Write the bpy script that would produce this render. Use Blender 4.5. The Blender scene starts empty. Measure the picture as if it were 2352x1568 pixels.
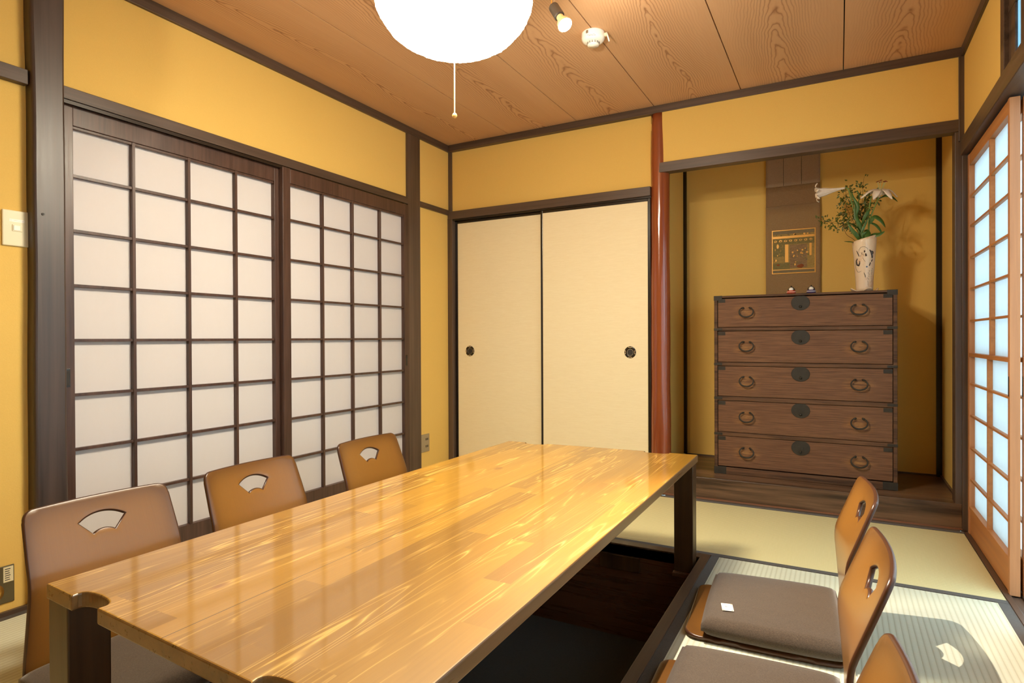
import bpy, bmesh, math, random
from mathutils import Vector, Matrix, noise
from mathutils.geometry import delaunay_2d_cdt
random.seed(7)
PI = math.pi
sc = bpy.context.scene
col = sc.collection

# ------------------------------------------------------------------ helpers
def srgb(r, g, b):
    f = lambda c: (c/255/12.92) if c/255 <= .04045 else ((c/255+.055)/1.055)**2.4
    return (f(r), f(g), f(b), 1)

class N:
    """tiny node-graph helper"""
    def __init__(s, name):
        s.m = bpy.data.materials.new(name); s.m.use_nodes = True
        s.t = s.m.node_tree; s.t.nodes.clear()
        s.out = s.t.nodes.new('ShaderNodeOutputMaterial')
    def n(s, typ, **kw):
        x = s.t.nodes.new(typ)
        for k, v in kw.items(): setattr(x, k, v)
        return x
    def l(s, a, b): s.t.links.new(a, b)
    def val(s, sock, v):
        if isinstance(v, bpy.types.NodeSocket): s.l(v, sock)
        elif v is not None: sock.default_value = v
    def math(s, op, a, b=None, c=None):
        x = s.n('ShaderNodeMath', operation=op)
        s.val(x.inputs[0], a); s.val(x.inputs[1], b); s.val(x.inputs[2], c)
        return x.outputs[0]
    def obj(s): return s.n('ShaderNodeTexCoord').outputs['Object']
    def map(s, vec, scale=(1, 1, 1), loc=(0, 0, 0), rot=(0, 0, 0)):
        x = s.n('ShaderNodeMapping'); s.l(vec, x.inputs[0])
        x.inputs[1].default_value = loc; x.inputs[2].default_value = rot; x.inputs[3].default_value = scale
        return x.outputs[0]
    def noise(s, vec, scale=5, detail=4, rough=.5, dist=0):
        x = s.n('ShaderNodeTexNoise'); s.val(x.inputs['Vector'], vec)
        s.val(x.inputs['Scale'], scale); x.inputs['Detail'].default_value = detail
        x.inputs['Roughness'].default_value = rough; x.inputs['Distortion'].default_value = dist
        return x.outputs['Fac']
    def ramp(s, fac, stops):
        x = s.n('ShaderNodeValToRGB'); s.l(fac, x.inputs[0]); e = x.color_ramp.elements
        e[0].position, e[0].color = stops[0]; e[1].position, e[1].color = stops[1]
        for p, c in stops[2:]:
            k = e.new(p); k.color = c
        return x.outputs[0]
    def mix(s, f, a, b, mode='MIX'):
        x = s.n('ShaderNodeMix', data_type='RGBA', blend_type=mode)
        s.val(x.inputs[0], f); s.val(x.inputs[6], a); s.val(x.inputs[7], b)
        return x.outputs[2]
    def sep(s, vec):
        x = s.n('ShaderNodeSeparateXYZ'); s.l(vec, x.inputs[0]); return x.outputs
    def comb(s, a, b, c):
        x = s.n('ShaderNodeCombineXYZ'); s.val(x.inputs[0], a); s.val(x.inputs[1], b); s.val(x.inputs[2], c)
        return x.outputs[0]
    def bump(s, h, strength=.3, dist=.01):
        x = s.n('ShaderNodeBump'); s.l(h, x.inputs['Height'])
        x.inputs['Strength'].default_value = strength; x.inputs['Distance'].default_value = dist
        return x.outputs[0]
    def pbr(s, color, rough=.5, normal=None, metal=0, spec=.5, coat=0, coat_rough=.1, sheen=0, emis=None, estr=0):
        b = s.n('ShaderNodeBsdfPrincipled')
        s.val(b.inputs['Base Color'], color); s.val(b.inputs['Roughness'], rough)
        b.inputs['Metallic'].default_value = metal; b.inputs['Specular IOR Level'].default_value = spec
        b.inputs['Coat Weight'].default_value = coat; b.inputs['Coat Roughness'].default_value = coat_rough
        b.inputs['Sheen Weight'].default_value = sheen
        if normal: s.l(normal, b.inputs['Normal'])
        if emis: s.val(b.inputs['Emission Color'], emis); b.inputs['Emission Strength'].default_value = estr
        s.l(b.outputs[0], s.out.inputs[0])
        return s.m

def plain(name, c, rough=.5, metal=0, **kw):
    return N(name).pbr(c, rough, metal=metal, **kw)

AX = {'x': (0, 1, 2), 'y': (1, 0, 2), 'z': (2, 0, 1)}
def wood(name, light, dark, axis='x', rough=.45, fine=60, stretch=.035, contrast=(.3, .7), bump=.15, spec=.5, coat=0):
    g = N(name); o = g.obj()
    sc_ = [1, 1, 1]; sc_['xyz'.index(axis)] = stretch
    v = g.map(o, tuple(sc_))
    a = g.noise(v, fine, 6, .6, .4)
    b = g.noise(v, fine*.22, 3, .5, 1.2)
    f = g.math('ADD', g.math('MULTIPLY', a, .5), g.math('MULTIPLY', b, .5))
    c = g.ramp(f, [(contrast[0], dark), (contrast[1], light)])
    r = g.math('ADD', g.math('MULTIPLY', a, .2), rough-.1)
    return g.pbr(c, r, g.bump(a, bump, .002), spec=spec, coat=coat)

# ------------------------------------------------------------------ materials
def m_plaster():
    g = N('ochre_plaster'); o = g.obj()
    a = g.noise(o, 260, 4, .7); b = g.noise(o, 1.5, 2, .5)
    c = g.mix(b, srgb(232, 196, 112), srgb(226, 188, 102))
    c = g.mix(g.math('MULTIPLY', a, .25), c, srgb(190, 146, 70))
    return g.pbr(c, .95, g.bump(a, .25, .002), spec=.15)
def m_ceiling():
    g = N('cedar_ceiling'); o = g.obj()
    X, Y, Z = g.sep(o)
    u0 = g.math('DIVIDE', g.math('ADD', X, 1.888), .478)
    idx = g.math('FLOOR', u0)
    u = g.math('MULTIPLY', g.math('SUBTRACT', g.math('SUBTRACT', u0, idx), .5), .478)
    jit = g.noise(g.comb(g.math('MULTIPLY', idx, 7.3), g.math('MULTIPLY', Y, .55), 0), 2.2, 2)
    u = g.math('ADD', u, g.math('MULTIPLY', g.math('SUBTRACT', jit, .5), .17))
    w1 = g.noise(g.comb(g.math('MULTIPLY', X, 4), g.math('MULTIPLY', Y, 1.6), idx), 2.0, 3, .5)
    w2 = g.noise(g.comb(g.math('MULTIPLY', X, 8), g.math('MULTIPLY', Y, 5), idx), 2.2, 2, .5)
    # growth rings on a flat-sawn face: sqrt(u^2+d0^2) drifting along the board
    d0 = g.math('MULTIPLY', g.math('ADD', g.math('SINE', g.math('MULTIPLY', idx, 2.1)), 1.6), .018)
    r = g.math('SQRT', g.math('ADD', g.math('MULTIPLY', u, u), g.math('MULTIPLY', d0, d0)))
    r = g.math('SUBTRACT', r, g.math('MULTIPLY', Y, .085))
    r = g.math('ADD', r, g.math('MULTIPLY', g.math('SUBTRACT', w1, .5), .034))
    r = g.math('ADD', r, g.math('MULTIPLY', g.math('SUBTRACT', w2, .5), .016))
    ph = g.math('FRACT', g.math('MULTIPLY', r, 88))
    line = g.math('POWER', g.math('ABSOLUTE', g.math('SUBTRACT', g.math('MULTIPLY', ph, 2), 1)), 4)
    band = g.noise(g.comb(g.math('MULTIPLY', X, 6), g.math('MULTIPLY', Y, .4), idx), 1.6, 2)
    k = g.math('MULTIPLY', line, g.math('MAXIMUM', g.math('SUBTRACT', 1.0, g.math('MULTIPLY', g.math('ABSOLUTE', u), 4.6)), .05))
    fine = g.noise(g.map(o, (1, .03, 1)), 130, 3, .6)
    c = g.mix(band, srgb(214, 172, 130), srgb(200, 156, 114))
    c = g.mix(g.math('MULTIPLY', fine, .35), c, srgb(178, 130, 88))
    c = g.mix(g.math('MULTIPLY', k, .8), c, srgb(128, 80, 46))
    return g.pbr(c, .62, spec=.35)
def m_table():
    g = N('laminated_table_wood'); o = g.obj()
    X, Y, Z = g.sep(o)
    v = g.comb(Y, X, 0)
    br = g.n('ShaderNodeTexBrick'); g.l(v, br.inputs['Vector'])
    br.inputs['Scale'].default_value = 1; br.inputs['Brick Width'].default_value = .62
    br.inputs['Row Height'].default_value = .062; br.inputs['Mortar Size'].default_value = 0
    br.inputs['Color1'].default_value = (0, 0, 0, 1); br.inputs['Color2'].default_value = (1, 1, 1, 1)
    br.offset = .37; br.squash = 1.35; br.squash_frequency = 3
    rnd = br.outputs['Color']
    shift = g.math('MULTIPLY', rnd, 17.0)
    row = g.math('FLOOR', g.math('DIVIDE', X, .062))
    xl = g.math('SUBTRACT', g.math('DIVIDE', X, .062), row)
    p = g.comb(g.math('ADD', g.math('MULTIPLY', X, 16), shift), g.math('MULTIPLY', Y, .8), g.math('MULTIPLY', row, .7))
    n1 = g.noise(p, 1.1, 2, .45, .3)
    # rings as contour lines -> long pointed growth lines
    ph = g.math('FRACT', g.math('MULTIPLY', g.math('ADD', n1, g.math('MULTIPLY', X, 1.5)), 13))
    tri = g.math('ABSOLUTE', g.math('SUBTRACT', g.math('MULTIPLY', ph, 2), 1))
    line = g.math('POWER', tri, 7)
    fine = g.noise(g.map(o, (1, .02, 1)), 240, 4, .65)
    tone = g.mix(rnd, srgb(138, 98, 27), srgb(188, 140, 42))
    big = g.noise(g.map(o, (3, .7, 1)), 2.2, 2)
    tone = g.mix(g.math('MULTIPLY', big, .5), tone, srgb(168, 122, 36))
    c = g.mix(g.math('MULTIPLY', fine, .38), tone, srgb(138, 94, 26))
    msk = g.noise(g.map(o, (12, 1.1, 1), (3, 7, 0)), 1.4, 2)
    msk = g.ramp(msk, [(.42, (0, 0, 0, 1)), (.62, (1, 1, 1, 1))])
    c = g.mix(g.math('MULTIPLY', g.math('MULTIPLY', line, .75), msk), c, srgb(250, 206, 110))
    vo = g.n('ShaderNodeTexVoronoi', feature='F1'); g.l(g.map(o, (1, .55, 1), (.2, .1, 0)), vo.inputs['Vector']); vo.inputs['Scale'].default_value = 3.2
    kn = g.ramp(vo.outputs['Distance'], [(.03, (1, 1, 1, 1)), (.055, (0, 0, 0, 1))])
    c = g.mix(g.math('MULTIPLY', kn, .6), c, srgb(128, 66, 24))
    seam = g.math('LESS_THAN', g.math('ABSOLUTE', g.math('ADD', X, .948)), .0011)
    c = g.mix(g.math('MULTIPLY', seam, .8), c, srgb(60, 36, 14))
    r = g.math('ADD', g.math('MULTIPLY', fine, .10), .36)
    return g.pbr(c, r, g.bump(fine, .05, .001), spec=.7, coat=.75, coat_rough=.07)
def m_tatami(name, axis, ca=(222, 212, 166), cb=(204, 194, 142), cc=(214, 202, 148)):
    g = N(name); o = g.obj(); X, Y, Z = g.sep(o)
    a, b = (X, Y) if axis == 'x' else (Y, X)     # a along the long side
    rib = g.math('ABSOLUTE', g.math('SINE', g.math('MULTIPLY', b, PI/.0165)))
    rib = g.math('POWER', rib, .45)
    st = g.noise(g.comb(g.math('MULTIPLY', a, 1), g.math('MULTIPLY', b, .02), 0), 420, 3, .7)
    bl = g.noise(g.comb(g.math('MULTIPLY', a, 30), g.math('MULTIPLY', b, 3), 0), 1.3, 3)
    c = g.mix(st, srgb(*ca), srgb(*cb))
    c = g.mix(g.math('MULTIPLY', bl, .5), c, srgb(*cc))
    gap = g.math('SUBTRACT', 1, rib)
    c = g.mix(g.math('MULTIPLY', gap, .45), c, srgb(140, 134, 88))
    h = g.math('ADD', g.math('MULTIPLY', rib, .8), g.math('MULTIPLY', st, .2))
    return g.pbr(c, .75, g.bump(h, .35, .0025), spec=.3)
def m_fabric(name, c1, c2, scale=900):
    g = N(name); o = g.obj()
    a = g.noise(g.map(o, (1, .22, 1)), scale, 2, .7); b = g.noise(g.map(o, (.22, 1, 1)), scale, 2, .7)
    k = g.noise(o, 60, 3, .6)
    f = g.math('MULTIPLY', g.math('ADD', a, b), .5)
    c = g.ramp(f, [(.36, c1), (.62, c2)])
    c = g.mix(g.math('MULTIPLY', k, .3), c, c1)
    return g.pbr(c, .95, g.bump(f, .4, .001), spec=.1, sheen=.3)
def m_chair():
    g = N('chair_plywood'); uv = g.n('ShaderNodeUVMap').outputs[0]
    U, V, W = g.sep(uv)
    o = g.obj()
    gr = g.noise(g.map(uv, (60, 2.0, 1)), 2.5, 5, .6, .3)
    c = g.mix(gr, srgb(136, 92, 34), srgb(146, 100, 40))
    # sprayed darker rim of the lacquer
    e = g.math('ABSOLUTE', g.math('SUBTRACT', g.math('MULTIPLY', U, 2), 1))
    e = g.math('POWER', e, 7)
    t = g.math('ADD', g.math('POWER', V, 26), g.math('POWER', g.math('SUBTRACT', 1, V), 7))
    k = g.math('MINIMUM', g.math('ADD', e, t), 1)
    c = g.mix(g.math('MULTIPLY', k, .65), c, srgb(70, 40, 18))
    return g.pbr(c, .3, spec=.55, coat=.35, coat_rough=.22)
def m_paper(name, c, trans, tcol):
    g = N(name); o = g.obj()
    a = g.noise(g.map(o, (1, 1, .5)), 45, 5, .7); b = g.noise(o, 3, 2)
    cc = g.mix(g.math('MULTIPLY', a, .12), c, srgb(196, 184, 168))
    d = g.n('ShaderNodeBsdfDiffuse'); g.l(cc, d.inputs[0])
    t = g.n('ShaderNodeBsdfTranslucent'); tc = g.mix(g.math('MULTIPLY', a, .15), tcol, srgb(170, 165, 160)); g.l(tc, t.inputs[0])
    mx = g.n('ShaderNodeMixShader'); mx.inputs[0].default_value = trans
    g.l(d.outputs[0], mx.inputs[1]); g.l(t.outputs[0], mx.inputs[2]); g.l(mx.outputs[0], g.out.inputs[0])
    return g.m
def m_fusuma():
    g = N('fusuma_paper'); o = g.obj()
    a = g.noise(g.map(o, (.06, 1, 1)), 330, 4, .7)
    b = g.noise(g.map(o, (.3, 1, 1)), 40, 3, .6)
    c = g.mix(a, srgb(246, 234, 200), srgb(228, 210, 168))
    c = g.mix(g.math('MULTIPLY', b, .15), c, srgb(222, 196, 140))
    return g.pbr(c, .8, g.bump(a, .15, .001), spec=.2)
def m_emit(name, c, s):
    g = N(name); e = g.n('ShaderNodeEmission'); e.inputs[0].default_value = c; e.inputs[1].default_value = s
    g.l(e.outputs[0], g.out.inputs[0]); return g.m
def m_tansu():
    g = N('worn_chest_wood'); o = g.obj(); X, Y, Z = g.sep(o)
    a = g.noise(g.map(o, (.03, 1, 1)), 190, 5, .65); b = g.noise(g.map(o, (.12, 1, 1)), 14, 4, .65); d = g.noise(o, 3.0, 3, .6)
    a2 = g.ramp(a, [(.36, (0, 0, 0, 1)), (.60, (1, 1, 1, 1))])
    c = g.mix(a2, srgb(94, 65, 45), srgb(136, 99, 69))
    fl = g.noise(g.map(o, (.012, 1, 1)), 620, 3, .7)
    c = g.mix(g.math('MULTIPLY', g.ramp(fl, [(.56, (0, 0, 0, 1)), (.70, (1, 1, 1, 1))]), .6), c, srgb(58, 38, 26))
    c = g.mix(g.math('MULTIPLY', b, .55), c, srgb(96, 60, 40))
    c = g.mix(g.math('MULTIPLY', d, .35), c, srgb(74, 50, 36))
    # wear: pale scratches around the handles
    w = g.noise(g.map(o, (.10, 1, 1)), 110, 4, .7)
    def spot(cx):
        dx = g.math('DIVIDE', g.math('SUBTRACT', X, cx), .085)
        zz = g.math('SUBTRACT', g.math('FRACT', g.math('DIVIDE', g.math('SUBTRACT', Z, .165), .1975)), .42)
        dz = g.math('DIVIDE', zz, .30)
        r = g.math('SQRT', g.math('ADD', g.math('MULTIPLY', dx, dx), g.math('MULTIPLY', dz, dz)))
        return g.math('MAXIMUM', g.math('SUBTRACT', 1, r), 0)
    sp = g.math('ADD', spot(-.453), spot(.092))
    f = g.math('MULTIPLY', sp, g.ramp(w, [(.42, (0, 0, 0, 1)), (.62, (1, 1, 1, 1))]))
    c = g.mix(g.math('MULTIPLY', f, .8), c, srgb(176, 128, 74))
    return g.pbr(c, .65, g.bump(a, .35, .002), spec=.3)
def m_washi():
    g = N('glowing_washi_shade'); o = g.obj()
    a = g.noise(o, 55, 5, .7)
    lw = g.n('ShaderNodeLayerWeight'); lw.inputs[0].default_value = .5
    c = g.ramp(a, [(.3, (1.0, .85, .60, 1)), (.6, (1.0, .90, .70, 1))])
    z = g.sep(o)[2]
    k = g.math('SMOOTH_MIN', g.math('MAXIMUM', g.math('DIVIDE', g.math('ADD', z, .06), -.10), 0), 1.0, .1)   # closed underside made to glow strongest, to throw more light downward
    st = g.math('ADD', PEND_SIDE, g.math('MULTIPLY', k, PEND_BOTTOM))
    e = g.n('ShaderNodeEmission'); g.l(c, e.inputs[0]); g.l(st, e.inputs[1])
    g.l(e.outputs[0], g.out.inputs[0]); return g.m

PEND_SIDE, PEND_BOTTOM = 4.4, 106.0
M = {}
M['plaster'] = m_plaster(); M['ceil'] = m_ceiling(); M['table'] = m_table()
DKl, DKd = srgb(98, 78, 64), srgb(54, 40, 31)
for a in 'xyz': M['dark_'+a] = wood('dark_timber_'+a, DKl, DKd, a, .42, 70, .03)
M['post'] = wood('glossy_dark_post', srgb(78, 62, 54), srgb(36, 26, 22), 'z', .42, 55, .03, bump=.25, spec=.7)
M['frame'] = wood('dark_lattice_wood', srgb(92, 66, 54), srgb(52, 34, 27), 'z', .38, 90, .05)
M['toko'] = wood('alcove_board_wood', srgb(112, 84, 62), srgb(54, 37, 27), 'x', .34, 30, .06, (.43, .57), .15)
M['redpost'] = wood('polished_red_post', srgb(156, 80, 42), srgb(108, 50, 26), 'z', .16, 28, .03, bump=.05, spec=.6, coat=.5)
M['cedar'] = wood('orange_cedar', srgb(196, 136, 88), srgb(158, 104, 64), 'z', .5, 60, .04)
M['cedar_y'] = wood('orange_cedar_rail', srgb(200, 138, 82), srgb(162, 104, 58), 'y', .5, 60, .04)
M['tleg'] = wood('table_leg_wood', srgb(78, 54, 30), srgb(44, 28, 16), 'z', .35, 60, .03)
M['tedge'] = wood('stained_table_edge', srgb(134, 102, 64), srgb(90, 66, 38), 'y', .3, 60, .03)
M['tat_x'] = m_tatami('tatami_weave_along_x', 'x'); M['tat_y'] = m_tatami('tatami_weave_along_y', 'y', (206, 210, 194), (190, 194, 172), (200, 202, 180))
M['heri'] = m_fabric('tatami_border_cloth', srgb(46, 41, 36), srgb(74, 66, 56), 700)
M['cushion'] = m_fabric('taupe_cushion_cloth', srgb(54, 46, 38), srgb(90, 77, 64))
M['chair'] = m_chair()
M['chair_edge'] = plain('dark_chair_edge', srgb(70, 42, 26), .3)
M['paper_l'] = m_paper('shoji_paper_inner', srgb(214, 209, 208), .10, srgb(235, 226, 226))
M['paper_r'] = m_paper('shoji_paper_outer', srgb(240, 242, 244), .90, srgb(244, 248, 250))
M['fusuma'] = m_fusuma()
M['black'] = plain('black_lacquer', srgb(34, 26, 20), .25)
M['iron'] = wood('black_iron', srgb(58, 52, 43), srgb(38, 34, 28), 'x', .6, 40, 1, spec=.35)
M['tansu'] = m_tansu()
M['tansu_dark'] = wood('chest_carcass_wood', srgb(108, 76, 52), srgb(56, 38, 26), 'x', .62, 110, .05, (.38, .62), bump=.35, spec=.3)
M['pit'] = wood('pit_wood', srgb(104, 66, 42), srgb(64, 40, 25), 'x', .28, 40, .05, spec=.6)
M['pitfloor'] = m_fabric('pit_carpet', srgb(28, 26, 20), srgb(46, 44, 34), 300)
M['ivory'] = plain('ivory_plastic', srgb(226, 216, 180), .3)
M['white'] = plain('white_plastic', srgb(240, 234, 222), .35)
M['steel'] = plain('brushed_steel', srgb(176, 168, 150), .35, metal=.8)
M['hole'] = plain('dark_slot', srgb(40, 36, 32), .6)
M['brass'] = plain('brass', srgb(214, 164, 84), .3, metal=.9)
M['socket'] = plain('black_socket', srgb(70, 64, 58), .45)
M['heatsink'] = plain('cream_heatsink', srgb(238, 206, 150), .4)
M['washi'] = m_washi()
M['led'] = m_emit('lit_led_lens', (1, .95, .92, 1), 60)
M['engawa'] = wood('veranda_boards', srgb(214, 190, 150), srgb(180, 150, 110), 'y', .5, 50, .04)
M['ground'] = plain('garden_gravel', srgb(160, 160, 150), .9)
M['glass_pane'] = m_paper('frosted_pane', srgb(200, 220, 230), .7, srgb(190, 225, 240))

# ------------------------------------------------------------------ mesh builder
class B:
    def __init__(s): s.bm = bmesh.new(); s.mi = 0; s.uv = None
    def face(s, vs):
        try:
            f = s.bm.faces.new(vs); f.material_index = s.mi; return f
        except ValueError: return None
    def box(s, x0, x1, y0, y1, z0, z1, mi=None, mat=None):
        if mi is not None: s.mi = mi
        P = [(x0, y0, z0), (x1, y0, z0), (x1, y1, z0), (x0, y1, z0), (x0, y0, z1), (x1, y0, z1), (x1, y1, z1), (x0, y1, z1)]
        if mat: P = [mat @ Vector(p) for p in P]
        v = [s.bm.verts.new(p) for p in P]
        for q in ((0, 3, 2, 1), (4, 5, 6, 7), (0, 1, 5, 4), (1, 2, 6, 5), (2, 3, 7, 6), (3, 0, 4, 7)): s.face([v[i] for i in q])
        return s
    def ring(s, c, r, ax, n, ph=0, ref=None):
        ax = Vector(ax).normalized()
        ref = Vector(ref) if ref else (Vector((0, 0, 1)) if abs(ax.z) < .9 else Vector((1, 0, 0)))
        u = ax.cross(ref).normalized(); w = ax.cross(u)
        rx, ry = r if isinstance(r, tuple) else (r, r)
        return [s.bm.verts.new(Vector(c)+u*math.cos(ph+2*PI*i/n)*rx+w*math.sin(ph+2*PI*i/n)*ry) for i in range(n)]
    def bridge(s, a, b):
        n = len(a)
        for i in range(n): s.face([a[i], a[(i+1) % n], b[(i+1) % n], b[i]])
    def tube(s, pts, r, n=8, cap=True):
        pts = [Vector(p) for p in pts]; rs = r if isinstance(r, (list, tuple)) else [r]*len(pts)
        prev = None; first = None; ref = None
        for i, p in enumerate(pts):
            d = (pts[min(i+1, len(pts)-1)]-pts[max(i-1, 0)]).normalized()
            if ref is None: ref = Vector((0, 0, 1)) if abs(d.z) < .9 else Vector((1, 0, 0))
            u = d.cross(ref).normalized(); w = d.cross(u); ref = -w if False else ref
            rg = [s.bm.verts.new(p+(u*math.cos(2*PI*k/n)+w*math.sin(2*PI*k/n))*rs[i]) for k in range(n)]
            if prev: s.bridge(prev, rg)
            else: first = rg
            prev = rg
        if cap: s.face(first[::-1]); s.face(prev)
        return s
    def lathe(s, prof, c=(0, 0, 0), n=32, mat=None, fn=None):
        prev = None; rings = []
        for (r, z) in prof:
            rg = []
            for i in range(n):
                a = 2*PI*i/n; p = Vector((r*math.cos(a), r*math.sin(a), z))
                if fn: p = fn(p, a)
                if mat: p = mat @ p
                rg.append(s.bm.verts.new(p+Vector(c)))
            if prev: s.bridge(prev, rg)
            prev = rg; rings.append(rg)
        s.face(rings[0][::-1]); s.face(rings[-1])
        return s
    def prism(s, poly, fn, t0, t1):
        """poly of (a,b); fn(a,b,t)->xyz"""
        lo = [s.bm.verts.new(fn(a, b, t0)) for a, b in poly]; hi = [s.bm.verts.new(fn(a, b, t1)) for a, b in poly]
        s.face(lo[::-1]); s.face(hi); s.bridge(lo, hi)
        return s
    def grid(s, nu, nv, fn, uv=False):
        vs = [[s.bm.verts.new(fn(i/nu, j/nv)) for j in range(nv+1)] for i in range(nu+1)]
        for i in range(nu):
            for j in range(nv): s.face([vs[i][j], vs[i+1][j], vs[i+1][j+1], vs[i][j+1]])
        return s
    def fin(s, name, mats, parent=None, smooth=False, bevel=0, seg=2, solid=0, sub=0, kind=None, offset=0, weld=False):
        if weld: bmesh.ops.remove_doubles(s.bm, verts=s.bm.verts, dist=1e-5)
        bmesh.ops.recalc_face_normals(s.bm, faces=s.bm.faces)
        me = bpy.data.meshes.new(name); s.bm.to_mesh(me); s.bm.free()
        for m in (mats if isinstance(mats, list) else [mats]): me.materials.append(M[m] if isinstance(m, str) else m)
        o = bpy.data.objects.new(name, me); col.objects.link(o)
        if smooth:
            for p in me.polygons: p.use_smooth = True
        if solid:
            k = o.modifiers.new('s', 'SOLIDIFY'); k.thickness = solid; k.offset = offset
        if bevel:
            k = o.modifiers.new('b', 'BEVEL'); k.width = bevel; k.segments = seg; k.limit_method = 'ANGLE'; k.angle_limit = .7; k.harden_normals = False
        if sub:
            k = o.modifiers.new('d', 'SUBSURF'); k.levels = sub; k.render_levels = sub
        if parent: o.parent = parent
        if kind: o['kind'] = kind
        return o

def struct(name, b, mats, parent=None, **kw):
    return b.fin(name, mats, parent, kind=None if parent else 'structure', **kw)
def tag(o, label, cat, group=None):
    o['label'] = label; o['category'] = cat
    if group: o['group'] = group
    return o
def thing(name, label, cat, loc=(0, 0, 0), rz=0, group=None):
    o = bpy.data.objects.new(name, None); col.objects.link(o); o.empty_display_size = .05
    o.location = loc; o.rotation_euler = (0, 0, rz)
    return tag(o, label, cat, group)
def group_struct(name):
    o = bpy.data.objects.new(name, None); col.objects.link(o); o.empty_display_size = .05
    o['kind'] = 'structure'; return o

# ------------------------------------------------------------------ camera
q = (0.5000371851597954, -0.005140691607428176, -0.004426832923745526, 1373.8417133721315)
F = Vector((-math.sin(q[0])*math.cos(q[1]), math.cos(q[0])*math.cos(q[1]), math.sin(q[1])))
R0 = Vector((math.cos(q[0]), math.sin(q[0]), 0)); U0 = R0.cross(F)
R_ = math.cos(q[2])*R0+math.sin(q[2])*U0; U_ = -math.sin(q[2])*R0+math.cos(q[2])*U0
cam = bpy.data.cameras.new('camera'); co = bpy.data.objects.new('camera', cam); col.objects.link(co)
cam.sensor_width = 36; cam.lens = q[3]/2352*36; cam.clip_start = .02
mw = Matrix.Identity(4)
for i in range(3): mw[i][0] = R_[i]; mw[i][1] = U_[i]; mw[i][2] = -F[i]
mw[2][3] = .9
co.matrix_world = mw; sc.camera = co

# ------------------------------------------------------------------ the room
XL, XR, YB = -2.395, .508, 3.42
XL2 = -2.376
XF = -2.361                                    # face of the left wall timbers
ZC = 2.232
PX0, PX1, PY0, PY1 = -1.365, -.500, .545, 2.495  # inside of the sunken pit

# ceiling: one board of each seam interval
b = B()
xs = [XL-.1, -1.888, -1.410, -.932, -.461, .022, .75]
for i in range(6): b.box(xs[i]+.0022, xs[i+1]-.0022, -1.3, 3.5, ZC, ZC+.02)
struct('ceiling', b, 'ceil', bevel=.001)
b = B().box(XL-.1, .75, -1.3, 3.5, ZC+.02, ZC+.06); struct('ceiling', b, 'hole')

# floor under the mats with the pit
b = B()
b.box(XL-.1, PX0-.04, -1.3, YB+.05, -.06, -.045); b.box(PX1+.04, .60, -1.3, YB+.05, -.06, -.045)
b.box(PX0-.04, PX1+.04, -1.3, PY0-.04, -.06, -.045); b.box(PX0-.04, PX1+.04, PY1+.04, YB+.05, -.06, -.045)
b.box(PX0-.05, PX1+.05, PY0-.05, PY1+.05, -.42, -.40, 1)
struct('floor', b, ['dark_x', 'pitfloor'])
b = B()
b.box(PX0-.03, PX0-.012, PY0-.03, PY1+.03, -.40, -.001); b.box(PX1+.012, PX1+.03, PY0-.03, PY1+.03, -.40, -.001)
b.box(PX0-.03, PX1+.03, PY0-.03, PY0-.012, -.40, -.001); b.box(PX0-.03, PX1+.03, PY1+.012, PY1+.03, -.40, -.001)
# ledge that carries the table legs
for x0, x1 in ((PX0-.012, PX0+.085), (PX1-.085, PX1+.012)):
    for y0, y1 in ((PY0-.012, PY0+.085), (PY1-.10, PY1+.012)): b.box(x0, x1, y0, y1, -.05, -.035)
struct('trim_1', b, 'pit', bevel=.0015)
b = B()                                        # frame round the pit
fz0, fz1 = -.045, .004
b.box(PX0-.04, PX0, PY0-.04, PY1+.06, fz0, fz1); b.box(PX1, PX1+.037, PY0-.04, PY1+.06, fz0, fz1)
b.box(PX0, PX1, PY0-.04, PY0, fz0, fz1); b.box(PX0, PX1, PY1+.012, PY1+.06, fz0, fz1)
struct('trim_2', b, 'dark_y', bevel=.002)
# far board wall of pit, small dark board on it
o = B().box(-.925, -.748, PY1-.004, PY1+.012, -.105, -.042).fin('wooden_board', 'tleg', bevel=.002)
tag(o, 'small dark wooden board fixed on the far wall of the sunken pit', 'board')

# --- tatami
def tatami(label, x0, x1, y0, y1, axis, borders):
    t = thing('tatami_mat', label, 'tatami mat', ((x0+x1)/2, (y0+y1)/2, -.045), 0, 'tatami mats round the sunken table')
    w, d = (x1-x0)/2, (y1-y0)/2
    B().box(-w+.0008, w-.0008, -d+.0008, d-.0008, 0, .045).fin('woven_mat', 'tat_'+axis, t, bevel=.002)
    for bx0, bx1, by0, by1 in borders:
        B().box(bx0-(x0+x1)/2, bx1-(x0+x1)/2, by0-(y0+y1)/2, by1-(y0+y1)/2, .012, .0462).fin('cloth_border', 'heri', t, bevel=.0008)
    return t
yh = 2.556
tatami('pale tatami mat lying lengthwise in front of the raised alcove floor', PX0-.04, .502, yh, YB-.012, 'x', [(PX0-.04, .502, yh, yh+.032), (PX0-.04, .502, YB-.044, YB-.013)])
tatami('tatami mat under the floor chairs beside the bright doorway', PX1+.037, .502, .645, yh, 'y', [(PX1+.037, PX1+.069, .645, yh), (.470, .502, .645, yh)])
tatami('tatami mat in the left corner below the light switch, under the nearest left floor chair', XL+.005, PX0-.04, .645, yh, 'y', [(XL+.005, XL+.037, .645, yh), (PX0-.072, PX0-.04, .645, yh)])
b = B(); b.box(XL+.005, PX0-.04, yh, YB-.012, -.045, 0); b.box(XL+.005, .502, -1.28, .505, -.045, 0); b.box(XL+.005, PX0-.04, .505, .645, -.045, 0); b.box(PX1+.037, .502, .505, .645, -.045, 0)
struct('floor', b, 'tat_x')

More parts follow.
